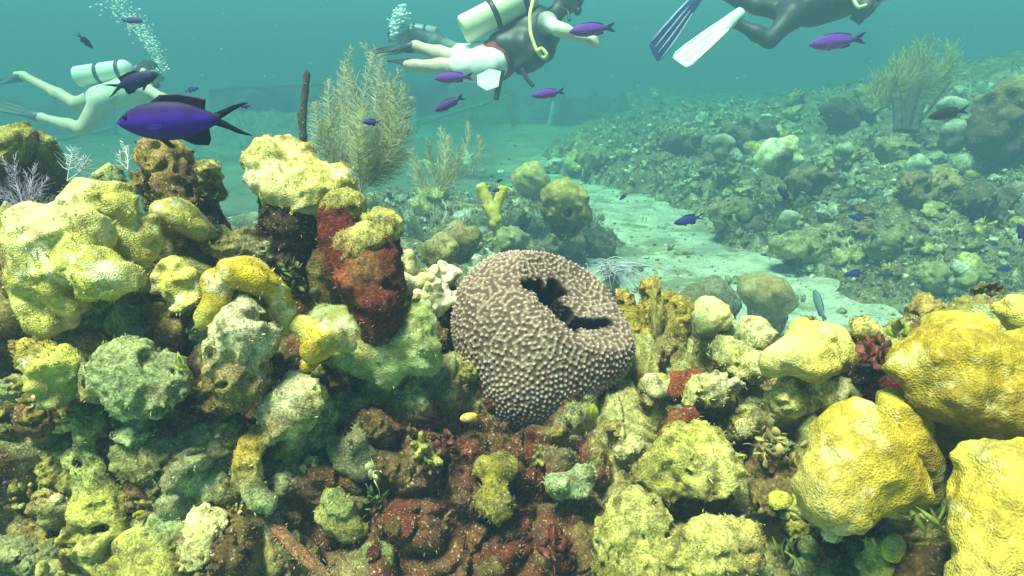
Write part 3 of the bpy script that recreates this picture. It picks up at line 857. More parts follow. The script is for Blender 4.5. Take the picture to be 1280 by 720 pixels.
# white branching coral left of the barrel sponge
def finger_coral():
    root = empty('white_finger_coral', P(537, 405, 1.2)); tag(root, 'bleached white stubby finger coral left of the barrel sponge', 'coral')
    rs = random.Random(3)
    for (px, py, r, d) in ((515, 325, 15, 1.22), (505, 350, 15, 1.2), (548, 340, 14, 1.24), (546, 368, 19, 1.16), (530, 352, 16, 1.2), (560, 360, 13, 1.2), (518, 340, 14, 1.18), (560, 330, 12, 1.26)):
        s = SDF(.004); c0 = P(px, py + 18, d + .03)
        for k_ in range(7):
            a = rs.uniform(0, 2 * pi); e = rs.uniform(.1, 1)
            u = np.array((cos(a) * e, -abs(sin(a)) * e * .8, .55)); u /= np.linalg.norm(u)
            s.cone(c0, c0 + u * PX(r * rs.uniform(1.3, 2.1), d), PX(6, d), PX(4.8, d), rs.choice([WHITE, CREAM, CREAM, PALE]))
        v, q, c = s.build(.0034, [(.003, 90, 'p')])
        o = link('branch', mesh_np('coral_branch', v - np.array(root.location), q, c), M['coral'], root)
    s = blob([(535, 385, 26, 1.24, OLIVE), (512, 375, 22, 1.24, BROWN), (555, 390, 20, 1.22, DARK), (540, 420, 22, 1.2, BROWN)], .01)
    put('foot', s, None, None, mat='crust', noise=CRUSTY, parent=root)
finger_coral()

# --- right: smooth yellow star corals
STAR = [(.014, 11, 'p'), (.008, 30, 'p'), (.004, 75, 'p')]
YA = (.43, .325, .022); YB = (.36, .26, .02); YC = (.62, .53, .14); YD = (.20, .16, .03)
put('star_coral', blob([(1190, 455, 64, .80, YA), (1235, 470, 66, .79, YB), (1160, 460, 40, .79, YB), (1290, 470, 70, .82, YA), (1200, 495, 58, .79, YD), (1255, 515, 56, .79, YD), (1195, 425, 34, .82, YC), (1310, 520, 60, .85, YD), (1215, 520, 50, .86, OLIVE)], .022),
    'huge smooth yellow coral head at the right edge', 'coral', mat='brain', noise=STAR)
put('star_coral', blob([(1270, 398, 26, .95, YC), (1300, 405, 34, .95, YA), (1290, 440, 34, .98, OLIVE)], .014), 'yellow coral lobe peeking over the huge yellow head at the right edge', 'coral', mat='brain', noise=STAR)
put('star_coral', blob([(1060, 560, 56, .76, YA), (1048, 585, 58, .75, YB), (1090, 580, 50, .76, YA), (1060, 610, 46, .75, YD), (1020, 600, 38, .75, (.48, .44, .22)), (1105, 605, 34, .77, YB), (1060, 600, 54, .83, OLIVE), (1035, 565, 40, .75, YC)], .018),
    'round yellow coral head, the front one of the twin heads at lower right', 'coral', mat='brain', noise=STAR)
put('star_coral', blob([(1125, 535, 36, .82, YA), (1150, 555, 38, .81, YB), (1165, 580, 28, .81, YD), (1110, 525, 24, .83, YC), (1145, 600, 30, .85, OLIVE)], .016), 'narrow yellow coral lobe tucked behind the front twin head', 'coral', mat='brain', noise=STAR)
put('star_coral', blob([(1255, 610, 50, .68, YC), (1240, 650, 52, .67, YA), (1275, 660, 60, .68, YB), (1225, 690, 36, .67, (.58, .54, .2)), (1290, 600, 50, .70, YA), (1260, 720, 56, .67, YB), (1215, 722, 28, .65, YC), (1300, 700, 60, .72, OLIVE)], .016),
    'yellow coral head in the bottom right corner', 'coral', mat='brain', noise=STAR)
put('star_coral', blob([(1000, 428, 34, .98, YC), (1030, 425, 34, .98, (.76, .68, .28)), (975, 445, 26, .97, CREAM), (1045, 440, 22, .98, YA), (1010, 452, 30, .96, YC), (965, 460, 18, .96, PALE), (1005, 412, 18, 1.0, YC), (1010, 470, 36, 1.05, OLIVE), (985, 480, 24, 1.02, GREY)], .012),
    'pale yellow coral cap on the reef crest, above the twin heads', 'coral', mat='brain', noise=STAR)
put('crusted_block', blob([(1020, 485, 30, 1.0, CREAM), (1060, 480, 30, 1.0, GREY), (985, 500, 24, 1.0, PALE), (1045, 500, 36, 1.05, TAN)], .012), 'grey white rock block right under the pale yellow cap', 'rock', mat='crust', noise=CRUSTY)
put('ridged_coral', blob([(895, 388, 24, 1.18, CREAM), (885, 402, 18, 1.17, MINT), (908, 392, 16, 1.18, PALE), (880, 412, 12, 1.17, MINT), (893, 410, 24, 1.24, GREY), (895, 440, 26, 1.26, OLIVE)], .008), 'pale ridged coral knob standing right of the sponge, on the crest', 'coral', noise=[(.005, 40, 'b'), (.003, 90, 'p')])
put('pale_coral', blob([(950, 412, 19, 1.15, CREAM), (938, 420, 14, 1.15, MINT), (958, 422, 14, 1.15, PALE), (948, 432, 22, 1.2, OLIVE)], .008), 'small pale coral ball left of the pale yellow cap', 'coral', mat='crust', noise=KNOB)
put('pale_slab', blob([(915, 450, 26, 1.08, PALE, (1.1, .8, .7)), (895, 445, 16, 1.09, MINT), (935, 460, 20, 1.07, CREAM), (915, 465, 28, 1.14, RUST)], .010), 'pale green slab of coral below the small pale ball', 'coral', mat='crust', noise=KNOB)
put('pale_slab', blob([(885, 490, 26, 1.02, CREAM, (1.2, .8, .8)), (912, 485, 14, 1.02, WHITE), (865, 498, 20, 1.03, LIME), (890, 505, 28, 1.08, OLIVE)], .010), 'white topped crusted slab beside the red sponge patch', 'coral', mat='crust', noise=CRUSTY)
put('red_sponge', blob([(848, 482, 16, 1.05, (.26, .05, .022), (1.2, .6, .9)), (858, 474, 10, 1.05, (.30, .07, .03)), (838, 492, 12, 1.05, RUST), (850, 490, 18, 1.1, RUST)], .008), 'flat rust red sponge patch right of the barrel sponge', 'sponge', mat='crust', noise=KNOB)
put('pale_coral', blob([(812, 484, 13, 1.06, CREAM), (820, 490, 10, 1.06, WHITE), (812, 498, 16, 1.1, OLIVE)], .008), 'small whitish knob between the barrel sponge and the red patch', 'coral', mat='crust', noise=KNOB)
put('mint_block', blob([(715, 598, 22, .98, (.46, .58, .40), (1.1, .7, .9)), (735, 590, 16, .98, MINT), (705, 606, 16, .98, MINT), (718, 610, 28, 1.04, OLIVE)], .008), 'mint green coral block on the dark red wall below the sponge', 'coral', mat='crust', noise=KNOB)
put('yellow_lump', blob([(622, 600, 20, .99, (.36, .30, .06)), (640, 598, 14, .99, OLIVE), (612, 636, 22, .97, (.32, .26, .06)), (632, 640, 18, .97, OLIVE), (622, 615, 26, 1.03, BROWN)], .009), 'olive yellow lumps on the red wall straight below the sponge', 'coral', mat='crust', noise=KNOB)
put('yellow_button', blob([(588, 526, 11, 1.03, (.55, .40, .04), (1.1, .6, .85))], .004), 'small yellow sponge button at the foot of the barrel sponge', 'sponge', h=.003, noise=[(.001, 60, 'p')])
put('coral_column', blob([(800, 640, 36, .93, PALE), (775, 660, 30, .93, LIME), (790, 690, 40, .92, PALE), (815, 680, 34, .92, LIME), (780, 720, 40, .91, YD), (800, 680, 46, 1.0, OLIVE)], .012), 'pale yellow crusted column at the bottom edge right of the dark red wall', 'coral', mat='crust', noise=CRUSTY)
put('crusted_mound', blob([(860, 560, 44, .96, LIME, (1.2, .8, .7)), (905, 590, 40, .93, PALE, (1, .8, .8)), (830, 590, 34, .97, OLIVE), (870, 600, 50, 1.02, BROWN)], .012), 'broad speckled yellow green mound right of the dark red wall', 'coral', mat='crust', noise=CRUSTY)
put('crusted_mound', blob([(890, 680, 40, .88, PALE), (860, 700, 36, .88, LIME), (925, 690, 30, .87, TAN), (885, 710, 50, .95, OLIVE)], .012), 'pale crusted mound at the bottom edge left of the green tufts', 'coral', mat='crust', noise=CRUSTY)
put('brown_coral', blob([(845, 540, 22, 1.0, RUST), (862, 535, 16, 1.0, MAROON), (850, 552, 22, 1.05, BROWN)], .010), 'rusty brown growth in the hollow above the broad speckled mound', 'coral', mat='crust', noise=CRUSTY)
put('plum_growth', blob([(1090, 440, 20, .96, (.13, .03, .02)), (1105, 455, 18, .95, (.16, .04, .03)), (1080, 460, 18, .95, DARK), (1100, 480, 22, .95, MAROON), (1095, 500, 26, 1.0, DARK)], .006), 'dark plum red leafy growth between the pale cap and huge yellow head', 'algae', mat='crust', noise=[(.014, 45, 'b'), (.006, 110, 'p')])
put('pale_coral', blob([(1087, 408, 11, .97, PALE), (1094, 416, 9, .97, CREAM), (1080, 416, 9, .97, OLIVE), (1088, 425, 13, 1.0, BROWN)], .005), 'small pale knob on top of the dark plum red growth', 'coral', mat='crust', h=.0035, noise=KNOB)
for (px, py, r, col, lab) in ((1108, 684, 17, (.50, .52, .08), 'round flat yellow green disc under the front twin head'),
                              (968, 632, 14, (.48, .46, .08), 'round flat yellow disc left of the front twin head'),
                              (935, 540, 13, (.42, .38, .24), 'pale tan disc in the gap left of the twin heads'),
                              (1030, 672, 12, (.44, .48, .12), 'small lime disc below the left side of the twin heads'),
                              (1075, 690, 10, (.40, .44, .10), 'tiny lime disc left of the round flat yellow green disc')):
    p_, n_, d_ = on_reef(px, py, 10)
    d_ = min(d_, .86 if px > 950 else 1.0)
    R_ = Matrix.Rotation(radians(62), 3, 'X')
    s = SDF(.003); s.ball(P(px, py, d_ - .012), PX(r, d_) * np.array((1, 1, .32)), col, np.array(R_)); s.cone(P(px, py, d_), P(px, py + 6, d_ + .06), .008, .012, BROWN)
    put('disc_sponge', s, lab, 'sponge', h=.003, noise=[(.001, 50, 'p')])

# --- yellow brown rope sponges with weed, behind the barrel sponge to the right
def rope_cluster():
    root = empty('rope_sponge_cluster', P(825, 440, 1.35)); tag(root, 'yellow brown tubular sponge clump overgrown with weed, right of barrel sponge', 'sponge')
    YBR = (.42, .31, .07)
    for k_, (pts, r) in enumerate([([(812, 440), (812, 400), (810, 356)], 13), ([(845, 440), (842, 410), (846, 380)], 15), ([(826, 442), (828, 410), (832, 372)], 14), ([(790, 425), (782, 400), (779, 378)], 11), ([(800, 440), (800, 415), (798, 392)], 13)]):
        s = SDF(.008)
        d = 1.33 + .03 * (k_ % 3)
        for a, b in zip(pts[:-1], pts[1:]): s.cone(P(*a, d), P(*b, d), PX(r, d), PX(r * .9, d), YBR)
        top = P(*pts[-1], d); up = top - P(*pts[-2], d); up /= np.linalg.norm(up)
        s.hole(top + up * PX(r * 1.6, d), top - up * PX(r * .6, d), PX(r * .42, d))
        put('tube', s, None, None, mat='crust', h=.0042, noise=[(.010, 42, 'b'), (.004, 90, 'p')], parent=root)
    put('foot', blob([(815, 440, 28, 1.37, YBR), (840, 438, 24, 1.37, OLIVE), (820, 465, 26, 1.36, BROWN)], .01), None, None, mat='crust', noise=CRUSTY, parent=root)
rope_cluster()
# ------------------------------------------------------------------ lumps that cover the reefs
def lump(kind, cols, seed, h=.07):
    rs = random.Random(seed); s = SDF(.05)
    cc = lambda: rs.choice(cols)
    rr = lambda a, b: rs.uniform(a, b)
    if kind == 'head':
        s.ball((0, 0, .22), (.46, .44, .36), cc()); s.ball((rr(-.2, .2), rr(-.2, .2), .4), .25, cc()); s.ball((rr(-.3, .3), rr(-.3, .3), .25), .28, cc())
        nz = [(.13, 4, 'b'), (.07, 9, 'b'), (.03, 18, 'p')]
    elif kind == 'clump':
        for _ in range(8): s.ball((rr(-.36, .36), rr(-.36, .36), rr(.05, .45)), rr(.13, .25), cc())
        s.ball((0, 0, .1), (.4, .4, .25), cols[0]); nz = [(.07, 6, 'p'), (.06, 12, 'b')]; s.k = .02
    elif kind == 'fingers':
        for _ in range(13):
            a = rr(0, 2 * pi); e = rr(0, .45); b = np.array((cos(a) * e * .6, sin(a) * e * .6, 0))
            s.cone(b, b + np.array((cos(a) * e * .7, sin(a) * e * .7, rr(.35, .75))), rr(.08, .12), rr(.05, .09), cc())
        nz = [(.03, 10, 'p')]; s.k = .02
    elif kind == 'plate':
        for k_ in range(3):
            R_ = np.array(Matrix.Rotation(rr(-.4, .4), 3, 'X') @ Matrix.Rotation(rr(-.4, .4), 3, 'Y'))
            s.ball((rr(-.2, .2), rr(-.2, .2), .12 + .16 * k_), (rr(.3, .5), rr(.25, .45), rr(.07, .12)), cc(), R_)
        s.cone((0, 0, -.1), (0, 0, .3), .2, .15, cols[0]); nz = [(.09, 5, 'p'), (.06, 11, 'b'), (.03, 20, 'p')]
    elif kind == 'slab':
        R_ = np.array(Matrix.Rotation(rr(-.6, .6), 3, 'X') @ Matrix.Rotation(rr(-.6, .6), 3, 'Y'))
        s.ball((0, 0, .15), (.5, .32, .17), cc(), R_); s.ball((rr(-.3, .3), rr(-.2, .2), .15), rr(.15, .25), cc()); nz = [(.16, 4, 'w'), (.08, 9, 'b'), (.04, 18, 'p')]
    s.cone((0, 0, -.25), (0, 0, .05), .2, .25, cols[0])
    v, q, c = s.build(h, nz, warp=.02)
    return mesh_np(kind, v, q, c * (WARM if h < .06 else 1))

NEARC = {'olive': [(.24, .23, .07), (.36, .35, .12), BROWN], 'pale': [PALE, CREAM, TAN], 'mint': [MINT, SAGE, GREY], 'red': [MAROON, (.20, .04, .025), BROWN], 'brown': [BROWN, DARK, (.22, .15, .06)], 'yellow': [LIME, (.50, .42, .08), OLIVE]}
FARC = {'olive': [(.26, .22, .07), (.33, .29, .10), (.17, .14, .045)], 'pale': [(.58, .57, .38), (.66, .63, .42), (.36, .35, .20)], 'grey': [(.36, .37, .25), (.28, .29, .19), (.18, .17, .10)],
        'brown': [(.17, .11, .045), (.23, .16, .07), (.11, .07, .03)], 'yellow': [(.48, .42, .12), (.40, .34, .09), (.25, .21, .07)]}
KW = {'head': 'rounded lump', 'clump': 'knobby clump', 'fingers': 'stubby branched tuft', 'plate': 'layered plate', 'slab': 'broken slab'}
NM = {'head': 'boulder_coral', 'clump': 'knobby_coral', 'fingers': 'branching_coral', 'plate': 'plate_coral', 'slab': 'broken_coral'}
near_protos = [(k, c, lump(k, NEARC[c], 100 + 7 * i + j, .052)) for i, k in enumerate(KW) for j, c in enumerate(NEARC)]
far_protos = [(k, c, lump(k, FARC[c], 300 + 7 * i + j, .095)) for i, k in enumerate(KW) for j, c in enumerate(FARC)]

def orient(n, spin):
    z = Vector(n).normalized(); q = z.to_track_quat('Z', 'Y')
    return (q.to_matrix() @ Matrix.Rotation(spin, 3, 'Z')).to_euler()

LAND_NEAR = [('the barrel sponge', 680, 430), ('the front twin yellow head', 1060, 580), ('the huge yellow head', 1200, 470), ('the pale yellow cap', 1005, 435), ('the mint plate coral', 190, 650), ('the yellow arch', 310, 360),
             ('the dark red pillars', 455, 340), ('the white speckled knob', 362, 512), ('the pink rope sponge', 365, 680), ('the tall pale lime coral', 100, 320), ('the pale crusted column', 795, 680), ('the mint crusted knob', 172, 468),
             ('the grey green plate coral', 470, 425), ('the red sponge patch', 850, 482), ('the bottom right yellow head', 1250, 650), ('the lime coral flap', 78, 468), ('the olive yellow lumps', 622, 620), ('the broad speckled mound', 870, 575)]
def landmark(px, py, L):
    n, x, y = min(L, key=lambda l: (l[1] - px) ** 2 + (l[2] - py) ** 2)
    dx, dy = px - x, py - y
    w = 'right of' if dx > abs(dy) else 'left of' if -dx > abs(dy) else 'below' if dy > 0 else 'above'
    return ('%s %s' % (w, n)) if math.hypot(dx, dy) < 90 else 'well %s %s' % (w, n)

rs = random.Random(21)
placed = 0
taken = []
while placed < 260:
    px, py = rs.uniform(-20, 1300), rs.uniform(300, 735)
    if any((px - a) ** 2 + (py - b) ** 2 < 14 ** 2 for a, b in taken): continue
    p_, n_, d_ = on_reef(px, py)
    if d_ > 1.9 or abs(project(p_)[1] - py) > 10: continue
    taken.append((px, py))
    if 400 < px < 730 and py > 500 and rs.random() < .4: continue
    red = (400 < px < 760 and py > 470)
    cands = [t for t in near_protos if (t[1] in (('red', 'brown', 'olive', 'red', 'brown') if red and rs.random() < .95 else ('olive', 'pale', 'mint', 'brown', 'yellow') if rs.random() < .5 else ('pale', 'mint', 'yellow')))]
    k, c, me = rs.choice(cands)
    size = rs.choice((.024, .034, .042, .055, .07)) * (1.0 if d_ < 1.2 else 1.4)
    o = link(NM[k], me, M['crust_u'], None, p_ - n_ * size * .28)
    nv = n_ * .6 + np.array((0, 0, .5))
    o.rotation_euler = orient(nv, rs.uniform(0, 6.28)); o.scale = (size * rs.uniform(.8, 1.2), size * rs.uniform(.8, 1.2), size * rs.uniform(.7, 1.2))
    lm = landmark(px, py, LAND_NEAR)
    tag(o, '%s %s %s %s' % ('tiny' if size < .03 else 'small' if size < .045 else 'mid sized', c, KW[k], lm), 'coral', 'small coral growths on the near reef')
    placed += 1

# the far slope and the middle patch
def vis(V):
    x, y, d = project(V)
    return x, y, d
def mesh_arrays(name):
    me = bpy.data.meshes[name]; n = len(me.vertices)
    v = np.empty(n * 3); me.vertices.foreach_get('co', v); nn = np.empty(n * 3); me.vertices.foreach_get('normal', nn)
    return v.reshape(-1, 3), nn.reshape(-1, 3)
FV = {k: mesh_arrays(k) for k in ('far_reef_slope', 'middle_reef', 'sand')}
FP = {k: project(v[0]) for k, v in FV.items()}
def on_far(px, py, names, rad=6):
    best = None
    for nm in names:
        x, y, d = FP[nm]
        ok = np.where((np.abs(x - px) < rad) & (np.abs(y - py) < rad) & (d > 1.2))[0]
        if len(ok):
            a = ok[np.argmin(d[ok])]
            if best is None or d[a] < best[2]: best = (FV[nm][0][a], FV[nm][1][a], d[a], nm)
    return best
LAND_FAR = [('the pale ring coral', 973, 190), ('the dark stick', 1172, 125), ('the sand channel', 830, 290), ('the grey upright fish', 1024, 380), ('the yellow tube sponge', 616, 255), ('the hollow yellow brown dome', 705, 245),
            ('the feather star', 764, 340), ('the tall sea plume', 455, 150), ('the weedy boulder', 1260, 145), ('the pale mint cup coral', 986, 272), ('the slim upright fish', 1215, 273), ('the slope foot blue fish', 1068, 342),
            ('the cream oval coral', 1055, 186), ('the pale flat boulder', 1195, 162), ('the pale sea plume', 550, 200), ('the right diver', 960, 30)]
n_far = 0; tf = []
while n_far < 270:
    if rs.random() < .72: px, py = rs.uniform(800, 1290), rs.uniform(110, 420)
    else: px, py = rs.uniform(440, 850), rs.uniform(190, 340)
    if any((px - a) ** 2 + (py - b) ** 2 < 11 ** 2 for a, b in tf): continue
    t = on_far(px, py, ('far_reef_slope', 'middle_reef', 'sand'))
    if t is None: continue
    p_, n_, d_, nm = t
    if nm == 'sand' and rs.random() < .7: continue
    tf.append((px, py))
    k, c, me = rs.choice(far_protos)
    if k == 'head' and rs.random() < .6: k, c, me = rs.choice([t_ for t_ in far_protos if t_[0] in ('fingers', 'clump', 'plate')])
    if c == 'brown' and rs.random() < .4: continue
    size = PX(rs.choice((11, 13, 15, 18, 22, 26, 34)), d_) * (1 if nm != 'sand' else .7)
    o = link(NM[k], me, M['rubble_u'], None, p_ - n_ * size * .1)
    o.rotation_euler = orient(n_ * .4 + np.array((0, 0, .7)), rs.uniform(0, 6.28)); o.scale = (size * rs.uniform(.8, 1.2), size * rs.uniform(.8, 1.2), size * rs.uniform(.6, 1.1))
    lm = landmark(px, py, LAND_FAR)
    tag(o, '%s %s coral %s %s' % ('tiny' if size < PX(14, d_) else 'small' if size < PX(20, d_) else 'larger', c, KW[k], lm), 'coral', 'coral pieces on the far reef')
    n_far += 1

# larger overgrown outcrops on the slope
for k_, (px, py, rx, ry, col, lab) in enumerate([(935, 165, 34, 18, 'd', 'dark overgrown outcrop behind the pale coral with the dark spot'), (1010, 300, 40, 24, 'o', 'broad olive outcrop left of the blue fish at the slope foot'), (1110, 300, 34, 20, 'o', 'olive outcrop right of the tiny bright blue fish'),
        (1160, 235, 40, 20, 'b', 'brown outcrop in the middle of the far slope'), (1235, 250, 36, 24, 'd', 'dark brown outcrop right of the slim upright fish'), (1190, 345, 44, 20, 'o', 'olive outcrop just above the huge yellow head'), (915, 262, 30, 18, 'o', 'olive outcrop at the right bank of the sand channel'),
        (1060, 140, 30, 16, 'd', 'hazy dark outcrop left of the yellowish sea plume'), (1010, 225, 26, 15, 'b', 'brown outcrop just below the pale coral with the dark spot'), (850, 180, 22, 12, 'd', 'hazy dark outcrop high on the slope below the white fin'), (745, 195, 22, 12, 'o', 'hazy olive outcrop right of the smaller yellow brown dome'),
        (1120, 185, 28, 16, 'o', 'olive outcrop below the dark leaning tubes'), (700, 300, 22, 16, 'd', 'dark rounded outcrop above the barrel sponge'), (745, 300, 18, 18, 'd', 'dark jagged outcrop left of the sand, behind the feather star'), (640, 300, 18, 12, 'o', 'olive low outcrop behind the top of the barrel sponge')]):
    t = on_far(px, py + ry * .7, ('far_reef_slope', 'middle_reef', 'sand'), 8)
    if t is None: continue
    d_ = t[2]; cs = {'d': [(.11, .085, .04), (.15, .12, .05)], 'b': [(.18, .12, .05), (.24, .17, .07)], 'o': [(.22, .20, .07), (.32, .30, .12)]}[col]
    r_ = random.Random(k_); s = SDF(.04)
    for j_ in range(9):
        x_ = r_.uniform(-1, 1); y_ = r_.uniform(-.7, .7) * (1 - .4 * abs(x_)); q_ = r_.uniform(.28, .5)
        s.ball(P(px + x_ * rx * .8, py + y_ * ry * .7, d_ + r_.uniform(-.05, .12)), PX(q_ * ry * 1.1, d_) * np.array((1.3, 1.2, 1)), r_.choice(cs))
    s.ball(P(px, py + ry * .4, d_ + .12), PX(ry * .8, d_) * np.array((1.5, 1.2, 1)), cs[0])
    put('reef_outcrop', s, lab, 'coral', mat='rubble', h=PX(2.4, d_), noise=[(PX(7, d_), 1 / PX(20, d_), 'b'), (PX(4, d_), 1 / PX(8, d_), 'b')], warp=PX(3, d_))

# finer rubble, too much to count
def rubble_field(name, count, box, names, smin, smax, seed, label):
    r = random.Random(seed); protos = []
    for i, k in enumerate(('clump', 'plate', 'slab', 'fingers')):
        for c in FARC:
            me = lump(k, FARC[c], 500 + i, .23)
            n = len(me.vertices); v = np.empty(n * 3); me.vertices.foreach_get('co', v)
            at = np.empty(n * 4, np.float32); me.color_attributes['Col'].data.foreach_get('color', at)
            f = np.array([p.vertices[:] for p in me.polygons])
            protos.append((v.reshape(-1, 3), f, at.reshape(-1, 4)[:, :3])); bpy.data.meshes.remove(me)
    mb = MB()
    for _ in range(count):
        px, py = r.uniform(box[0], box[2]), r.uniform(box[1], box[3])
        t = on_far(px, py, names, 5)
        if t is None: continue
        if t[3] == 'sand' and r.random() < .5: continue
        v, f, c = r.choice(protos)
        s_ = PX(r.uniform(smin, smax), t[2]) * (.6 if t[3] == 'sand' else 1)
        A = np.array(Matrix.Rotation(r.uniform(0, 6.28), 3, 'Z') @ Matrix.Rotation(r.uniform(-.5, .5), 3, 'X'))
        mb.add((v * s_ * (1, 1, r.uniform(.6, 1.1))) @ A.T + t[0], f, None, c * r.uniform(.6, 1.3))
    o = stuff(link(name, mb.mesh(name), M['farreef']))
    o['label'] = label; o['category'] = 'rubble'
rubble_field('slope_rubble', 2100, (740, 90, 1290, 430), ('far_reef_slope', 'sand'), 3, 10, 5, 'fine coral rubble strewn over the far reef slope')
rubble_field('patch_rubble', 620, (430, 180, 860, 340), ('middle_reef', 'far_reef_slope', 'sand'), 4, 11, 6, 'fine coral rubble strewn over the middle reef')

# --- turf: short filaments all over the near reef and the crusted corals
def turf(name, count, seed, lmin, lmax, label):
    r = np.random.RandomState(seed)
    ok = np.where((RPX > -40) & (RPX < 1320) & (RPY > 280) & (RPY < 760) & ((sn @ FWD) < 0.35) & (RD < 2))[0]
    clus = pnoise(sv[ok] * 16 + 90) + r.rand(len(ok)) * .6
    ok = ok[clus > .22]; a = ok[r.randint(0, len(ok), int(count * .55))]
    pp = [sv[a]]; nn = [sn[a]]; cc = [sc_[a]]
    cv = np.vstack([t[0] for t in CRUST_V]); cn = np.vstack([t[1] for t in CRUST_V]); ccl = np.vstack([t[2] for t in CRUST_V])
    x, y, d = project(cv); ok = np.where((y > 150) & (y < 750) & (pnoise(cv * 26 + 9) + r.rand(len(cv)) * .5 > .2))[0]
    a = ok[r.randint(0, len(ok), count - int(count * .55))]
    pp.append(cv[a]); nn.append(cn[a]); cc.append(ccl[a])
    p = np.vstack(pp); n = np.vstack(nn); c = np.vstack(cc); count = len(p)
    p = p + r.normal(size=(count, 3)) * .0015 - n * .001
    L = r.uniform(lmin, lmax, count)[:, None]
    up = n + r.normal(size=(count, 3)) * .6 + (0, 0, .3); up /= np.linalg.norm(up, axis=1)[:, None]
    side = np.cross(up, r.normal(size=(count, 3))); side /= np.linalg.norm(side, axis=1)[:, None] + 1e-9
    w = L * .10 + .0004
    bend = r.normal(size=(count, 3)) * L * .3
    v = np.stack([p - side * w, p + side * w, p + up * L * .55 + bend * .4 + side * w * .8, p + up * L * .55 + bend * .4 - side * w * .8, p + up * L + bend], 1).reshape(-1, 3)
    b = np.arange(count)[:, None] * 5
    q = b + np.array((0, 1, 2, 3)); t = b + np.array((3, 2, 4))
    pal = np.array([(.24, .22, .06), (.34, .31, .11), (.14, .09, .03), (.42, .38, .16), (.14, .03, .02)])
    c = (c * .55 + pal[r.randint(0, 5, count)] * .45) * r.uniform(.6, 1.35, (count, 1))
    o = stuff(link(name, mesh_np(name, v, [q, t], np.repeat(c, 5, axis=0), True), M['algae']))
    o['label'] = label; o['category'] = 'algae'
turf('turf_algae', 105000, 4, .0018, .0062, 'short fuzzy turf algae covering the near reef rock')

def far_turf(name, names, box, count, seed, pxl, label):
    r = np.random.RandomState(seed); P_ = []; N_ = []; D_ = []
    for nm in names:
        V, N = FV[nm]; x, y, d = FP[nm]
        ok = np.where((x > box[0]) & (x < box[2]) & (y > box[1]) & (y < box[3]) & (d > 1) & (V[:, 2] > SAND + .04))[0]
        wgt = (1 / d[ok] ** 2) * np.clip(pnoise(V[ok] * 2.6 + 11) + .35, 0, 1); wgt /= wgt.sum()
        a = r.choice(ok, count // len(names), p=wgt); P_.append(V[a]); N_.append(N[a]); D_.append(d[a])
    p = np.vstack(P_); n = np.vstack(N_); d = np.concatenate(D_); count = len(p)
    L = (r.uniform(pxl * .4, pxl * 1.3, count) * d / FPX)[:, None]
    p = p + r.normal(size=(count, 3)) * L * .6 * (1, 1, .1)
    up = n * .5 + r.normal(size=(count, 3)) * .5 + (0, 0, .7); up /= np.linalg.norm(up, axis=1)[:, None]
    side = np.cross(up, r.normal(size=(count, 3))); side /= np.linalg.norm(side, axis=1)[:, None] + 1e-9
    w = L * .13; bend = r.normal(size=(count, 3)) * L * .35
    v = np.stack([p - side * w, p + side * w, p + up * L * .55 + bend * .4 + side * w, p + up * L * .55 + bend * .4 - side * w, p + up * L + bend], 1).reshape(-1, 3)
    b = np.arange(count)[:, None] * 5; q = b + np.array((0, 1, 2, 3)); t = b + np.array((3, 2, 4))
    pal = np.array([(.22, .19, .06), (.30, .28, .11), (.14, .10, .035), (.42, .42, .22), (.19, .14, .045)])
    c = pal[np.clip((pnoise(p * 1.9) * 3 + 2.5 + r.normal(size=count) * .8).astype(int), 0, 4)] * r.uniform(.6, 1.3, (count, 1))
    o = stuff(link(name, mesh_np(name, v, [q, t], np.repeat(c, 5, axis=0), True), M['algae'])); o['label'] = label; o['category'] = 'algae'
far_turf('slope_algae', ('far_reef_slope',), (760, 60, 1300, 430), 34000, 8, 4.2, 'ragged brown algae overgrowing the far reef slope')
far_turf('patch_algae', ('middle_reef',), (420, 170, 860, 350), 12000, 9, 4.2, 'ragged algae overgrowing the middle reef patch')
# ------------------------------------------------------------------ background corals, sponges, soft corals
def rest(px, py, d, fh=None):
    return P(px, py, d)
put('brain_coral', blob([(960, 366, 30, 3.7, TAN, (1.15, 1, .95)), (938, 362, 22, 3.7, (.34, .27, .10)), (978, 378, 19, 3.7, (.36, .27, .10)), (955, 385, 24, 3.75, BROWN), (960, 400, 26, 3.8, BROWN)], .02),
    'smooth tan dome coral at the edge of the sand channel', 'coral', mat='brain', h=.014, noise=[(.01, 8, 'p'), (.006, 30, 'p')])
put('crusted_dome', blob([(888, 370, 26, 3.5, GREY), (872, 376, 22, 3.5, OLIVE), (906, 376, 20, 3.5, GREY), (858, 390, 16, 3.5, BROWN), (890, 392, 34, 3.55, BROWN), (888, 420, 34, 3.55, BROWN)], .03),
    'grey crusted dome left of the smooth tan dome coral', 'coral', mat='crust', h=.014, noise=[(.03, 10, 'w'), (.02, 24, 'b')])
put('dome_coral', blob([(705, 242, 21, 4.3, (.36, .31, .07)), (690, 247, 14, 4.3, (.32, .27, .06)), (722, 247, 14, 4.3, (.33, .28, .07)), (692, 262, 18, 4.35, BROWN), (722, 268, 18, 4.35, BROWN), (706, 280, 22, 4.5, DARK)], .03),
    'yellow brown dome coral with a dark hollow, right of the tube sponge', 'coral', mat='brain', h=.014, noise=[(.03, 9, 'b'), (.01, 30, 'p')])
t_ = on_far(664, 240, ('middle_reef', 'far_reef_slope', 'sand'), 8); dd_ = t_[2] if t_ is not None else 5.2
put('dome_coral', blob([(663, 219, 17, dd_, (.48, .42, .12)), (654, 225, 14, dd_, (.44, .38, .11)), (673, 226, 14, dd_, (.42, .36, .11)), (664, 232, 16, dd_ + .05, (.34, .29, .11))], .03, None, 1.0),
    'smaller hazy yellow brown dome further back than the hollow one', 'coral', mat='brain', h=.016, noise=[(.02, 9, 'b')])
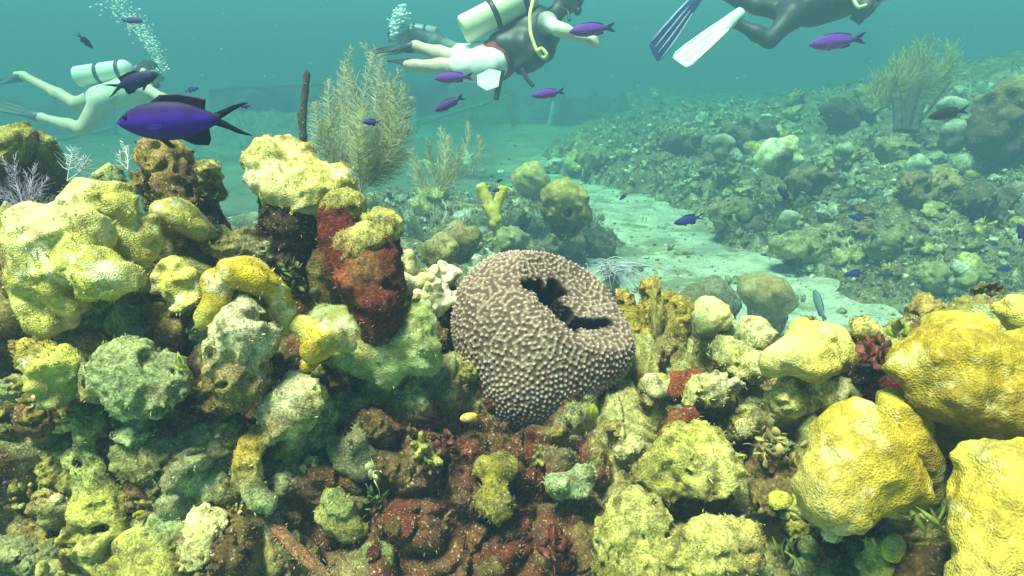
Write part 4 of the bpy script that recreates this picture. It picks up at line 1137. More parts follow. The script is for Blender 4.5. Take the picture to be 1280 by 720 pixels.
put('dome_coral', blob([(574, 291, 18, 3.0, (.36, .30, .12)), (590, 296, 12, 3.0, OLIVE), (560, 298, 12, 3.0, OLIVE), (575, 310, 20, 3.05, BROWN)], .02),
    'soft brownish mound coral below the yellow tube sponge', 'coral', mat='crust', h=.011, noise=[(.014, 14, 'b')])
put('dome_coral', blob([(548, 306, 16, 2.4, (.40, .38, .14)), (535, 310, 12, 2.4, OLIVE), (560, 315, 14, 2.4, LIME), (548, 325, 20, 2.45, OLIVE)], .02),
    'olive mound coral just above the white finger coral', 'coral', mat='crust', h=.009, noise=[(.014, 16, 'b')])
s = blob([(966, 190, 20, 6.6, CREAM), (984, 184, 16, 6.6, PALE), (990, 200, 14, 6.6, CREAM), (972, 204, 18, 6.65, GREY), (955, 200, 12, 6.6, PALE)], .03); s.ck = .03
s.ball(P(983, 193, 6.47), PX(8.5, 6.47), DARK)  # no hole is cut: a dark ball puts its shade in as colour
put('ring_coral', s, 'pale coral with a round dark spot in place of a hole on the far slope', 'coral', mat='rubble', h=.02, noise=[(.03, 9, 'p')])
for (px, py, r, d, lab) in ((902, 176, 14, 7.2, 'pale rounded coral on the far slope left of the ring coral'), (1055, 186, 11, 6.8, 'cream oval coral right of the ring coral'), (1195, 162, 17, 6.4, 'pale flat boulder under the dark striped fish'),
                            (1190, 130, 14, 7.0, 'pale mound right behind the dark stick'), (1146, 205, 15, 6.0, 'pale yellow slab below the dark leaning tubes'), (986, 272, 13, 5.4, 'pale mint cup coral above the foot of the slope')):
    put('pale_boulder', blob([(px, py, r, d, (.34, .35, .24), (1.2, .9, .75)), (px + r * .6, py + 2, r * .6, d, CREAM), (px - 3, py + r * .8, r, d + .05, GREY)], .03), lab, 'coral', mat='rubble', h=.022, noise=[(.03, 8, 'p')])
put('weedy_boulder', blob([(1262, 122, 24, 6.0, (.16, .11, .03)), (1285, 118, 30, 6.0, OLIVE), (1250, 150, 34, 6.1, BROWN), (1285, 155, 44, 6.1, DARK), (1240, 175, 30, 6.1, DARK)], .05), 'dark boulder with a brown weedy top at the right edge', 'coral', mat='rubble', h=.03, noise=[(.08, 5, 'p'), (.04, 12, 'p')])

# yellow tube sponge
root = empty('yellow_tube_sponge', P(619, 280, 3.3)); tag(root, 'yellow green tube sponge with two open tubes behind the barrel sponge', 'sponge')
for (a, b, r0, r1) in (((602, 234), (620, 274), 7.0, 8.0), ((628, 238), (617, 278), 6.5, 7.0)):
    s = SDF(.012); d = 3.3
    s.cone(P(*a, d), P(*b, d), PX(r0, d), PX(r1, d), (.52, .46, .05))
    ax_ = P(*a, d) - P(*b, d); ax_ /= np.linalg.norm(ax_)
    s.hole(P(*a, d) + ax_ * .06, P(*a, d) - ax_ * .06, PX(r0 * .5, d)); s.ck = .004
    put('tube', s, None, None, h=.0075, noise=[(.004, 20, 'p')], parent=root, warp=.004)

# --- sea plumes: stems with fine side branches
def frond(base, tip, bulge, blen, nb, col, r=.0012, seed=0, start=.12, stem_r=.0022, droop=0.0, ang=.75, taper=True):
    """one feathery stem as a mesh in local coordinates of base"""
    rs = np.random.RandomState(seed); mb = MB()
    t = np.linspace(0, 1, 14)[:, None]
    a = np.zeros(3); b = np.asarray(tip) - np.asarray(base)
    pts = a + (b - a) * t + np.asarray(bulge) * (t * (1 - t) * 4)
    mb.tube(pts, np.linspace(stem_r, stem_r * .4, 14), 4, col, False)
    tg = np.gradient(pts, axis=0); tg /= np.linalg.norm(tg, axis=1)[:, None]
    side = np.cross(tg, (0.15, 1, 0.1)); side /= np.linalg.norm(side, axis=1)[:, None] + 1e-9
    for k_ in range(nb):
        u = start + (1 - start) * (k_ + rs.rand()) / nb
        f = u * 13; i0 = min(int(f), 12); w = f - i0
        p = pts[i0] * (1 - w) + pts[i0 + 1] * w
        T = tg[i0]; S = side[i0] * (1 if k_ % 2 else -1)
        az = rs.normal() * .55
        S = S * cos(az) + np.cross(T, S) * sin(az)
        L = blen * rs.uniform(.6, 1.1) * ((1.05 - .75 * u ** 2) if taper else 1)
        dr = T * cos(ang) + S * sin(ang)
        q1 = p + dr * L * .5 + rs.normal(size=3) * L * .06; q2 = p + dr * L * .85 + T * L * .22 + np.array((0, 0, -droop * L)) + rs.normal(size=3) * L * .14
        mb.tube([p, q1, q2], [r, r * .9, r * .5], 3, np.asarray(col) * rs.uniform(.75, 1.25), False)
    return mb

def sea_plume(px, py, d, tips, blen, nb, col, label, seed, r=.0012, name='sea_plume', **kw):
    base = P(px, py, d); root = empty(name, base); tag(root, label, 'soft coral')
    rs = np.random.RandomState(seed)
    for k_, (tx, ty, dd) in enumerate(tips):
        tip = P(tx, ty, d + dd)
        bul = np.array(((tx - px) / FPX * d * .22 + rs.normal() * .09 * np.linalg.norm(tip - base), rs.normal() * .05 * np.linalg.norm(tip - base), .03 * np.linalg.norm(tip - base)))
        mb = frond(base, tip, bul, blen * rs.uniform(.8, 1.15), nb, col, r, seed * 31 + k_, **kw)
        link('frond', mb.mesh('frond'), M['plume'], root)
    return root
PLC = (.42, .42, .22)
rs_ = random.Random(8)
tips = [(452, 52, .02), (430, 78, -.05), (478, 72, .05), (412, 100, .04), (500, 88, -.04), (395, 128, 0), (516, 122, .06), (440, 96, .12), (466, 100, -.1), (404, 158, -.08), (512, 158, -.06), (424, 130, -.12), (490, 130, .12), (456, 130, -.14), (390, 180, .02), (510, 190, .03), (440, 60, .1), (487, 105, -.15), (415, 185, .1), (480, 170, -.1), (470, 60, -.06), (422, 112, .1), (505, 105, .02)]
sea_plume(452, 240, 2.35, tips, .085, 150, PLC, 'tall feathery olive sea plume rising behind the cauliflower coral', 3, r=.0012, stem_r=.0016, ang=.95, droop=.12)
sea_plume(545, 248, 3.3, [(585, 152, .0), (560, 170, .1), (535, 175, -.1), (515, 185, .05), (575, 185, -.05), (550, 160, .1), (525, 205, 0), (568, 210, .1), (598, 170, 0)], .085, 80, (.40, .40, .22), 'smaller pale sea plume right of the tall olive one', 5, r=.0015, stem_r=.003)
sea_plume(1092, 140, 7.4, [(1182, 56, 0), (1168, 48, .2), (1150, 52, -.1), (1135, 60, .1), (1190, 66, .1), (1120, 75, 0), (1160, 70, -.2), (1142, 70, .2), (1178, 78, .1), (1105, 95, 0), (1125, 95, -.2), (1150, 90, .1)], .34, 110, (.46, .42, .12), 'yellowish sea plume bending right on the far slope', 7, r=.004, stem_r=.006, ang=.9)
sea_plume(530, 300, 2.5, [(500, 262, 0), (512, 250, .1), (525, 245, -.05), (540, 255, 0), (552, 250, .08), (560, 266, -.05), (496, 280, 0), (566, 282, .05), (516, 268, -.1), (545, 272, -.1), (530, 258, .1), (508, 275, .1), (556, 290, -.06), (490, 292, .05)], .04, 22, (.52, .56, .42), 'fine pale bushy soft coral in front of the pale sea plume', 9, r=.0016, name='bushy_soft_coral', stem_r=.003, ang=.5)
sea_plume(30, 262, 1.25, [(2, 196, 0), (20, 192, .03), (-8, 215, -.02), (44, 205, .02), (60, 222, 0), (10, 222, -.05), (30, 214, .04), (52, 240, -.02), (-6, 240, 0), (68, 250, .02)], .028, 34, (.36, .33, .44), 'lavender grey sea feather clump at the left picture edge', 11, r=.0007, name='sea_feather', stem_r=.0014)
sea_plume(84, 226, 1.22, [(92, 184, 0), (102, 196, .02)], .034, 28, (.60, .64, .66), 'tiny white comb like feather above the tall pale lime coral', 13, r=.0008, name='sea_feather', stem_r=.0012, start=.25, ang=1.15)
sea_plume(160, 212, 1.07, [(152, 176, 0), (158, 182, .02), (150, 190, 0)], .016, 14, (.66, .66, .56), 'little white feathery fringe on the left of the fuzzy brown knob', 14, r=.0006, name='sea_feather', stem_r=.0009)
sea_plume(824, 430, 1.30, [(818, 340, 0), (826, 352, .01), (832, 362, -.01), (815, 370, 0), (838, 385, 0), (822, 330, .01), (812, 390, -.02), (828, 390, -.03)], .020, 70, (.42, .38, .10), 'wispy olive weed strand growing over the yellow brown sponge clump', 15, r=.0007, name='weed_strand', stem_r=.0010, ang=.4)
# drooping pale arms
root = empty('feather_star', P(764, 335, 2.5)); tag(root, 'pale lavender feather star with drooping arms behind the barrel sponge', 'feather star')
rs = np.random.RandomState(2)
for k_ in range(64):
    a = rs.uniform(-.5, pi + .5); L = rs.uniform(.06, .15); u = np.array((cos(a) * .9 + .25, -abs(sin(a)) * .4, sin(a) * .5 + .1)) + rs.normal(size=3) * .15
    t = np.linspace(0, 1, 7)[:, None]; o_ = rs.normal(size=3) * .02 * (2.2, 1, .6)
    pts = o_ + u * t * L + np.array((.02, 0, -.10)) * t ** 2 * rs.uniform(.4, 1.2)
    mb = MB(); mb.tube(pts, np.linspace(.0022, .0010, 7), 4, np.array((.46, .48, .56)) * rs.uniform(.7, 1.2), False)
    link('arm', mb.mesh('arm'), M['plume'], root)
put('disc', blob([(764, 340, 7, 2.53, (.3, .3, .3)), (764, 354, 12, 2.56, GREY), (770, 376, 16, 2.6, BROWN), (756, 370, 12, 2.58, OLIVE)], .01), None, None, mat='crust', h=.008, noise=[(.012, 20, 'b')], parent=root)

# dark rods
def rod_thing(name, stems, d, col, label, parts='stem'):
    root = empty(name, P(*stems[0][0], d)); tag(root, label, 'soft coral')
    for st in stems:
        mb = MB(); pts = np.array([P(x, y, d) for (x, y) in st[:-1]]) - np.array(root.location)
        t = np.linspace(0, 1, 12); pts = np.stack([np.interp(t, np.linspace(0, 1, len(pts)), pts[:, i]) for i in range(3)], 1)
        rr = PX(st[-1], d) * (1 + .12 * np.sin(np.arange(12) * 2.1)); rr[-1] *= .6
        mb.tube(pts, rr, 8, col)
        link(parts, mb.mesh(parts), M['crust'], root)
rod_thing('sea_rod', [[(379, 180), (379, 140), (382, 110), (384, 88), 4.2], [(381, 172), (376, 155), (375, 140), 3.6]], 2.2, (.06, .045, .03), 'dark brown sea rod with a short stub, behind the cauliflower coral')
rod_thing('sea_rod', [[(1150, 152), (1168, 128), (1188, 101), 1.8]], 6.2, (.05, .05, .04), 'thin dark stick leaning right on the far slope')
rod_thing('tube_sponge', [[(1130, 165), (1136, 138), (1146, 104), 6.5], [(1122, 165), (1122, 140), (1120, 116), 5.5], [(1142, 165), (1146, 148), (1150, 128), 6]], 6.9, (.07, .07, .05), 'dark leaning tubes below the yellowish sea plume', 'tube')

# --- leafy green algae
def leaf_tuft(name, px, py, d, n, L, W, col, label, seed, spread=1.0, up=(0, -.2, 1)):
    rs = np.random.RandomState(seed); base = P(px, py, d); root = empty(name, base); tag(root, label, 'algae')
    for k_ in range(n):
        o = rs.normal(size=3) * L * .35 * spread; u = np.array(up, float) + rs.normal(size=3) * .55 * spread; u /= np.linalg.norm(u)
        s = np.cross(u, rs.normal(size=3)); s /= np.linalg.norm(s); nrm = np.cross(s, u); l = L * rs.uniform(.6, 1.2)
        ts = np.linspace(0, 1, 6); wd = W * np.sin(pi * np.clip(ts * .92 + .06, 0, 1)) ** .7
        cen = o + u * (ts * l)[:, None] + nrm * (ts ** 2 * l * rs.normal() * .4)[:, None]
        v = np.concatenate([cen - s * wd[:, None], cen + s * wd[:, None], cen - s * wd[:, None] * .9 + nrm * W * .14, cen + s * wd[:, None] * .9 + nrm * W * .14])
        q = []
        for i in range(5): q += [(i, i + 1, 7 + i, 6 + i), (12 + i, 18 + i, 19 + i, 13 + i), (i, 12 + i, 13 + i, i + 1), (6 + i, 7 + i, 19 + i, 18 + i)]
        mb = MB(); mb.add(v, q, None, np.asarray(col) * rs.uniform(.7, 1.3)); link('leaf', mb.mesh('leaf'), M['algae'], root)
leaf_tuft('leafy_algae', 741, 524, 1.05, 2, .032, .008, (.45, .55, .03), 'single bright yellow green leaf at the lower right of the barrel sponge', 3, .25)
leaf_tuft('leafy_algae', 366, 352, 1.0, 34, .018, .007, (.07, .10, .015), 'dark green leafy algae between the yellow arch and the red pillars', 4, 1.6)
leaf_tuft('leafy_algae', 1172, 672, .72, 9, .040, .004, (.13, .18, .03), 'green grassy algae blades beside the bottom right coral head', 5, .8, (-.4, -.1, .9))
leaf_tuft('leafy_algae', 990, 700, .80, 9, .030, .003, (.12, .16, .03), 'small grassy green tufts at the bottom edge under the twin heads', 6, .9)
leaf_tuft('leafy_algae', 228, 460, .84, 6, .014, .0025, (.26, .32, .05), 'tiny bright green curl right of the mint crusted knob', 7, .7)
leaf_tuft('leafy_algae', 100, 522, .86, 16, .016, .004, (.16, .22, .03), 'small green algae sprig under the lime coral flap', 8, 1.3)
leaf_tuft('leafy_algae', 288, 592, .92, 20, .016, .005, (.12, .19, .03), 'green leafy algae in the hollow right of the mint plate coral', 9, 1.2)
leaf_tuft('leafy_algae', 470, 592, .97, 16, .018, .007, (.46, .50, .26), 'pale glittering algae frills right of the round grey stump', 10, 1.2)
leaf_tuft('leafy_algae', 470, 625, .98, 24, .016, .005, (.09, .14, .03), 'dark green algae patch below the pale glittering frills', 12, 1.5)
leaf_tuft('leafy_algae', 1124, 415, .93, 8, .018, .007, (.22, .26, .04), 'green brown leaves at the left of the huge yellow head', 13, .9)
leaf_tuft('leafy_algae', 1100, 452, .90, 30, .020, .009, (.13, .035, .022), 'dark plum red curled leaves between pale cap and huge yellow head', 16, 1.7)
leaf_tuft('leafy_algae', 960, 560, .93, 26, .018, .007, (.30, .25, .08), 'brown leafy algae in the gap left of the twin heads', 17, 2.2)
leaf_tuft('leafy_algae', 700, 690, .95, 30, .018, .007, (.11, .022, .014), 'dark red leafy algae at the bottom of the red wall', 18, 2.2)
leaf_tuft('leafy_algae', 560, 560, 1.0, 30, .016, .006, (.10, .025, .016), 'dark red leafy algae left of the barrel sponge foot', 19, 2.2)
# ------------------------------------------------------------------ fish
def plate(mb, outline, th, col):
    """a thin fin: outline in the x-z plane, thickness th in y, tapering to its rim"""
    o = np.asarray(outline, float); n = len(o); c = o.mean(0)
    inn = c + (o - c) * .86
    V = [(x, 0, z) for x, z in o] + [(x, th, z) for x, z in inn] + [(x, -th, z) for x, z in inn] + [(c[0], th, c[1]), (c[0], -th, c[1])]
    q = []; t = []
    for i in range(n):
        j = (i + 1) % n
        q += [(i, j, n + j, n + i), (j, i, 2 * n + i, 2 * n + j)]
        t += [(n + i, n + j, 3 * n), (2 * n + j, 2 * n + i, 3 * n + 1)]
    mb.add(V, q, t, col)

def fish_proto(kind, body_c, back_c, belly_c, fin_c, tail_c):
    """length 1 along +x (snout at +.5); body, fins, tail and eyes as parts"""
    if kind == 'chromis':
        prof = [(.50, .005, -.005, .004), (.47, .035, -.03, .022), (.40, .085, -.075, .05), (.28, .135, -.125, .075), (.12, .155, -.15, .085), (-.04, .145, -.14, .078), (-.18, .105, -.105, .055), (-.28, .055, -.055, .03), (-.33, .042, -.042, .02), (-.36, .042, -.042, .012)]
        dors = [(.22, .13), (.10, .20), (-.05, .20), (-.20, .17), (-.27, .15), (-.24, .06), (-.1, .11), (.1, .14)]
        anal = [(.02, -.13), (-.10, -.19), (-.22, -.20), (-.25, -.15), (-.25, -.06), (-.12, -.11)]
        tail = [(-.30, .045), (-.40, .070), (-.50, .105), (-.62, .115), (-.52, .075), (-.42, .03), (-.375, 0), (-.42, -.035), (-.52, -.095), (-.62, -.145), (-.50, -.125), (-.40, -.078), (-.30, -.045)]
        pel = [(.20, -.13), (.10, -.21), (.06, -.20), (.12, -.13)]
        eye = (.405, .042, .018, .026)
    elif kind == 'wrasse':
        prof = [(.50, .005, -.005, .004), (.47, .03, -.028, .02), (.40, .078, -.075, .046), (.28, .122, -.118, .066), (.10, .146, -.14, .074), (-.08, .128, -.122, .062), (-.22, .085, -.08, .042), (-.31, .048, -.046, .024), (-.36, .042, -.042, .018), (-.39, .045, -.045, .01)]
        dors = [(.26, .115), (.20, .155), (0, .165), (-.2, .13), (-.28, .10), (-.26, .05), (0, .11), (.2, .11)]
        anal = [(.02, -.105), (-.10, -.135), (-.24, -.12), (-.28, -.09), (-.24, -.055), (-.1, -.09)]
        tail = [(-.35, .045), (-.42, .075), (-.50, .10), (-.56, .105), (-.50, .06), (-.46, .0), (-.50, -.06), (-.56, -.105), (-.50, -.10), (-.42, -.075), (-.35, -.045)]
        pel = [(.20, -.10), (.12, -.15), (.09, -.14), (.14, -.10)]
        eye = (.41, .03, .012, .018)
    else:   # parrot: deep and blunt
        prof = [(.50, .02, -.03, .012), (.46, .07, -.07, .04), (.36, .13, -.12, .07), (.2, .17, -.15, .085), (0, .175, -.16, .085), (-.2, .13, -.12, .06), (-.32, .08, -.075, .035), (-.38, .075, -.07, .018), (-.40, .075, -.07, .01)]
        dors = [(.25, .15), (.18, .20), (0, .215), (-.2, .19), (-.28, .15), (-.26, .09), (0, .165), (.2, .155)]
        anal = [(0, -.15), (-.1, -.2), (-.24, -.17), (-.28, -.12), (-.24, -.09)]
        tail = [(-.37, .075), (-.46, .11), (-.54, .12), (-.52, .05), (-.51, 0), (-.52, -.05), (-.54, -.12), (-.46, -.11), (-.37, -.075)]
        pel = [(.18, -.15), (.10, -.22), (.07, -.2), (.1, -.15)]
        eye = (.38, .06, .014, .02)
    body_c, back_c, belly_c = map(np.asarray, (body_c, back_c, belly_c))
    p = np.array(prof); u = np.linspace(0, 1, 26); uu = np.linspace(0, 1, len(p))
    x, tp, bt, hw = [np.interp(u, uu, p[:, i]) for i in range(4)]
    for arr in (tp, bt, hw):
        arr[1:-1] = .5 * arr[1:-1] + .25 * (arr[2:] + arr[:-2])
    ns = 18; th = np.arange(ns) * 2 * pi / ns
    zc = (tp + bt) / 2; hz = (tp - bt) / 2
    v = np.stack([np.repeat(x[:, None], ns, 1), hw[:, None] * np.cos(th) * (1 - .18 * np.abs(np.sin(th))), zc[:, None] + hz[:, None] * np.sin(th)], -1).reshape(-1, 3)
    i, j = np.meshgrid(np.arange(25), np.arange(ns), indexing='ij'); j2 = (j + 1) % ns
    q = np.stack([i * ns + j, (i + 1) * ns + j, (i + 1) * ns + j2, i * ns + j2], -1).reshape(-1, 4)
    sz = np.tile(np.sin(th), 26)
    c = np.tile(body_c, (len(v), 1)); c = mixc(c, back_c, sstep(.15, .8, sz + .25 * pnoise(v * 9))); c = mixc(c, belly_c, sstep(.3, .95, -sz))
    if kind != 'parrot':
        c = mixc(c, np.asarray(tail_c), sstep(-.22, -.36, v[:, 0]) * .7)
    mb = MB(); mb.add(v, q, None, c)
    out = [('body', mb.mesh('fish_body'))]
    for nm, ol, cc in (('dorsal_fin', dors, fin_c), ('anal_fin', anal, fin_c), ('tail_fin', tail, tail_c), ('pelvic_fin', pel, fin_c)):
        mb = MB()
        if nm == 'tail_fin':
            m_ = len(ol) // 2; cen = ol[m_]
            for half in (ol[:m_ + 1], ol[m_:][::-1]):
                h_ = len(half); top_ = half[:h_ // 2 + 1]; bot_ = half[h_ // 2:][::-1]
                n_ = 6; tt = np.linspace(0, 1, n_)
                ft = lambda L_: np.stack([np.interp(tt, np.linspace(0, 1, len(L_)), [p_[i_] for p_ in L_]) for i_ in (0, 1)], 1)
                A_ = ft(top_); B_ = ft([(ol[0][0], 0)] + bot_); m2 = (A_ + B_) / 2
                V_ = [(x_, 0, z_) for x_, z_ in A_] + [(x_, .008 * (1 - .8 * t_), z_) for (x_, z_), t_ in zip(m2, tt)] + [(x_, 0, z_) for x_, z_ in B_] + [(x_, -.008 * (1 - .8 * t_), z_) for (x_, z_), t_ in zip(m2, tt)]
                mb.add(V_, [(a_ * n_ + k_, a_ * n_ + k_ + 1, ((a_ + 1) % 4) * n_ + k_ + 1, ((a_ + 1) % 4) * n_ + k_) for a_ in range(4) for k_ in range(n_ - 1)], None, cc)
        else:
            plate(mb, ol, .008, cc)
        out.append((nm, mb.mesh('fish_' + nm, False)))
    for sgn in (-1, 1):
        mb = MB(); plate(mb, [(.24, -.035), (.19, -.015), (.13, -.012), (.10, -.03), (.12, -.052), (.18, -.06), (.22, -.052)], .002, np.asarray(body_c) * .75)
        vv = np.vstack(mb.v); a = .45 * sgn
        vv = np.stack([vv[:, 0], vv[:, 1] + sgn * (.070 if kind != 'wrasse' else .052) + (.24 - vv[:, 0]) * a * .5, vv[:, 2]], 1)
        mb.v = [vv]; out.append(('pectoral_fin', mb.mesh('fish_pectoral', False)))
        mb = MB(); ex, ez, ey, er = eye
        w = np.interp(ex, x[::-1], hw[::-1]) * .86
        th2 = np.linspace(0, 2 * pi, 13)[:-1]
        V = [(ex, sgn * (w + er * .42), ez)] + [(ex + er * .6 * cos(t), sgn * (w + er * .28), ez + er * .6 * sin(t)) for t in th2] + [(ex + er * cos(t), sgn * (w - er * .3), ez + er * sin(t)) for t in th2]
        T = []; Q = []
        for k_ in range(12):
            l = (k_ + 1) % 12
            T.append((0, 1 + k_, 1 + l)); Q.append((1 + k_, 13 + k_, 13 + l, 1 + l))
        cc = np.array([(.004, .004, .006)] * 13 + [(.012, .012, .016)] * 12)
        mb.add(V, Q, T, cc); out.append(('eye', mb.mesh('fish_eye')))
    return out
PUR = (.10, .028, .42); DPU = (.030, .014, .06); BLK = (.008, .008, .014)
PR = {
    'big': fish_proto('chromis', (.050, .012, .33), (.018, .009, .07), (.045, .014, .25), (.014, .010, .03), BLK),
    'dark': fish_proto('chromis', (.030, .014, .13), (.016, .010, .05), (.03, .016, .10), (.012, .009, .03), (.018, .014, .02)),
    'blue': fish_proto('chromis', (.028, .024, .30), (.02, .018, .16), (.03, .03, .3), (.012, .012, .06), BLK),
    'wrasse': fish_proto('wrasse', (.19, .045, .40), (.11, .03, .34), (.42, .11, .30), (.09, .03, .24), (.03, .02, .08)),
    'plum': fish_proto('wrasse', (.10, .03, .24), (.07, .02, .2), (.28, .05, .14), (.05, .02, .12), BLK),
    'red': fish_proto('wrasse', (.03, .014, .03), (.02, .012, .02), (.26, .03, .025), (.02, .01, .02), BLK),
    'parrot': fish_proto('parrot', (.16, .26, .24), (.12, .2, .2), (.22, .3, .26), (.10, .18, .2), (.12, .2, .2)),
}
used = set()
def fish(kind, px, py, lpx, ang, d, label, yaw=0.0, roll=0.0, name='reef_fish', flex=0.0):
    """ang: heading in the picture, degrees from right, anticlockwise; yaw: degrees turned away from the camera"""
    root = empty(name, P(px, py, d)); tag(root, label, 'fish')
    a = radians(ang); yw = radians(yaw)
    h = (RGT * cos(a) + np.array((0, 0, 1.0)) * sin(a)) * cos(yw) + np.array((0, 1, 0)) * sin(yw)
    h = Vector(h).normalized(); z = Vector((0, 0, 1)) if abs(h.z) < .95 else Vector((1, 0, 0))
    y = z.cross(h).normalized(); z = h.cross(y)
    Mx = Matrix((h, y, z)).transposed() @ Matrix.Rotation(radians(roll), 3, 'X')
    root.rotation_euler = Mx.to_euler()
    L = PX(lpx, d) / 1.1 / max(.35, abs(cos(yw))); root.scale = (L, L, L * (1.12 if kind == 'big' else 1.0))
    for nm, me in PR[kind]:
        link(nm, me, M['fish'], root)
fish('big', 222, 151, 155, 182, .95, 'big violet fish with a long forked black tail at upper left', -8)
fish('dark', 168, 102, 66, 17, 1.7, 'dark violet fish heading right, just above the big violet one', 10)
fish('plum', 166, 26, 27, 0, 3.2, 'little violet fish in front of the rising bubbles', 10)
fish('dark', 107, 52, 20, -62, 2.8, 'little dark fish nosing down, near the top left', 30)
fish('blue', 240, 112, 18, 15, 3.6, 'hazy little blue fish by the left diver\'s hand', 20)
fish('blue', 305, 132, 21, 175, 2.4, 'little blue violet fish right of the big violet one\'s tail', 15)
fish('wrasse', 739, 37, 62, 186, 3.0, 'violet fish at top centre by the middle diver\'s hand', -5, name='wrasse')
fish('wrasse', 566, 97, 52, 183, 3.0, 'violet pink fish below the middle diver\'s white shorts', 0, name='wrasse')
fish('plum', 561, 130, 44, 206, 2.9, 'dark plum fish slanting up to the right, right of the tall sea plume', 0, name='wrasse')
fish('wrasse', 684, 117, 45, 188, 3.0, 'violet pink fish below the middle diver\'s hanging straps', 0, name='wrasse')
fish('wrasse', 1045, 52, 74, 187, 3.0, 'long violet fish under the right diver', 0, name='wrasse')
fish('red', 1184, 142, 52, 191, 3.6, 'dark fish with a red belly over the far slope at right', 0, name='wrasse')
fish('blue', 464, 153, 24, 180, 2.0, 'little blue fish in front of the tall sea plume', 0)
fish('dark', 508, 146, 16, 8, 2.4, 'tiny dark fish at the right side of the tall sea plume', 0)
fish('blue', 860, 275, 40, 195, 3.4, 'blue violet fish above the sand channel', 0, name='wrasse')
fish('dark', 980, 243, 22, 130, 4.0, 'dark little fish on the far slope below the ring coral', 40)
fish('blue', 1071, 272, 20, 170, 4.0, 'tiny bright blue fish over the middle of the far slope', 30)
fish('blue', 1068, 342, 30, 188, 3.4, 'blue fish at the foot of the far slope', 0)
fish('dark', 1215, 273, 22, 92, 3.6, 'slim dark fish hanging upright over the slope at right', 20)
fish('big', 1277, 291, 26, 100, 3.2, 'blue yellow fish cut by the right picture edge', 30)
fish('parrot', 1024, 381, 27, 84, 3.4, 'grey green fish standing upright over the sand', 60, name='parrotfish')
fish('blue', 779, 246, 14, 225, 3.8, 'tiny dark blue fish left of the sand channel', 0)
fish('dark', 621, 238, 13, 200, 3.1, 'tiny black fish between the two yellow sponge tubes', 10)
fish('dark', 624, 226, 11, 20, 3.3, 'tiny black fish just above the yellow tube sponge', 10)
fish('blue', 1256, 336, 24, 182, 4.2, 'faint dark blue fish above the huge yellow head', 0)
# ------------------------------------------------------------------ divers
SKIN = (.62, .50, .38); SUIT = (.025, .03, .035); TANKC = (.72, .74, .52); WHT = (.80, .82, .78); BLKG = (.02, .022, .026); BLUE = (.05, .09, .30)

def lathe(mb, a, b, prof, col, sides=20):
    """prof: (t along a-b in metres, radius)"""
    a = np.asarray(a, float); b = np.asarray(b, float); u = (b - a) / np.linalg.norm(b - a)
    mb.tube([a + u * t for t, _ in prof], [r for _, r in prof], sides, col)

def tank(parent, a, b, r, col=TANKC):
    o = np.array(parent.location); a = np.asarray(a) - o; b = np.asarray(b) - o; L = np.linalg.norm(b - a); u = (b - a) / L
    mb = MB(); lathe(mb, a, b, [(0, r * .82), (.012, r * .97), (.03, r), (L * .5, r), (L * .84, r), (L * .90, r * .93), (L * .95, r * .72), (L * .985, r * .38), (L, r * .2)], col, 24)
    t = link('air_tank', mb.mesh('air_tank'), M['metal'], parent)
    for f in (.42, .80):
        mb = MB(); lathe(mb, a + u * (L * f - .02), a + u * (L * f + .02), [(0, r * 1.01), (.004, r * 1.045), (.036, r * 1.045), (.04, r * 1.01)], BLKG, 24)
        link('band', mb.mesh('tank_band'), M['gear'], t)
    mb = MB(); lathe(mb, a + u * L, a + u * (L + .09), [(0, .014), (.03, .016), (.031, .03), (.07, .03), (.09, .022)], (.25, .26, .26), 10)
    mb.tube([a + u * (L + .05) - np.array((.05, 0, 0)), a + u * (L + .05) + np.array((.05, 0, 0))], .012, 8, BLKG)
    link('valve', mb.mesh('tank_valve'), M['metal'], t)

def swim_fin(parent, heel, tip, width, col, ribc, nrm, name='swim_fin'):
    """foot pocket at heel, blade widening towards tip, with ribs"""
    o = np.array(parent.location); h = np.asarray(heel) - o; t = np.asarray(tip) - o
    L = np.linalg.norm(t - h); u = (t - h) / L
    n = np.asarray(nrm, float); n = n - (n @ u) * u; n /= np.linalg.norm(n); s = np.cross(n, u)
    prm = [(0.0, .045, .045), (.12, .052, .045), (.26, .060, .032), (.34, .068, .012), (.5, width * .40, .007), (.75, width * .48, .005), (.93, width * .5, .004), (1.0, width * .38, .003)]
    sec = []; ns = 14; th = np.arange(ns) * 2 * pi / ns
    for f, w, d in prm:
        cen = h + u * (f * L) + n * (-.05 * L * f * f)
        sec.append(cen + np.outer(np.sign(np.cos(th)) * np.abs(np.cos(th)) ** .7 * w, s) + np.outer(np.sin(th) * d, n))
    v = np.vstack(sec + [(h - u * .01)[None], (h + u * L * 1.005 - n * .05 * L)[None]])
    k = len(prm); q = [(i * ns + j, i * ns + (j + 1) % ns, (i + 1) * ns + (j + 1) % ns, (i + 1) * ns + j) for i in range(k - 1) for j in range(ns)]
    T = [(k * ns, (j + 1) % ns, j) for j in range(ns)] + [(k * ns + 1, (k - 1) * ns + j, (k - 1) * ns + (j + 1) % ns) for j in range(ns)]
    mb = MB(); mb.add(v, q, T, col); f_ = link(name, mb.mesh(name), M['gear'], parent)
    for sx in (-.92, -.3, .3, .92):
        pts = [h + u * (f * L) + n * (-.05 * L * f * f + .004) + s * (sx * w * .95) for f, w in ((.30, .060), (.5, width * .40), (.75, width * .48), (.95, width * .49))]
        mb = MB(); mb.tube(pts, [.010, .009, .007, .004], 6, ribc); link('rib', mb.mesh('fin_rib'), M['gear'], f_)

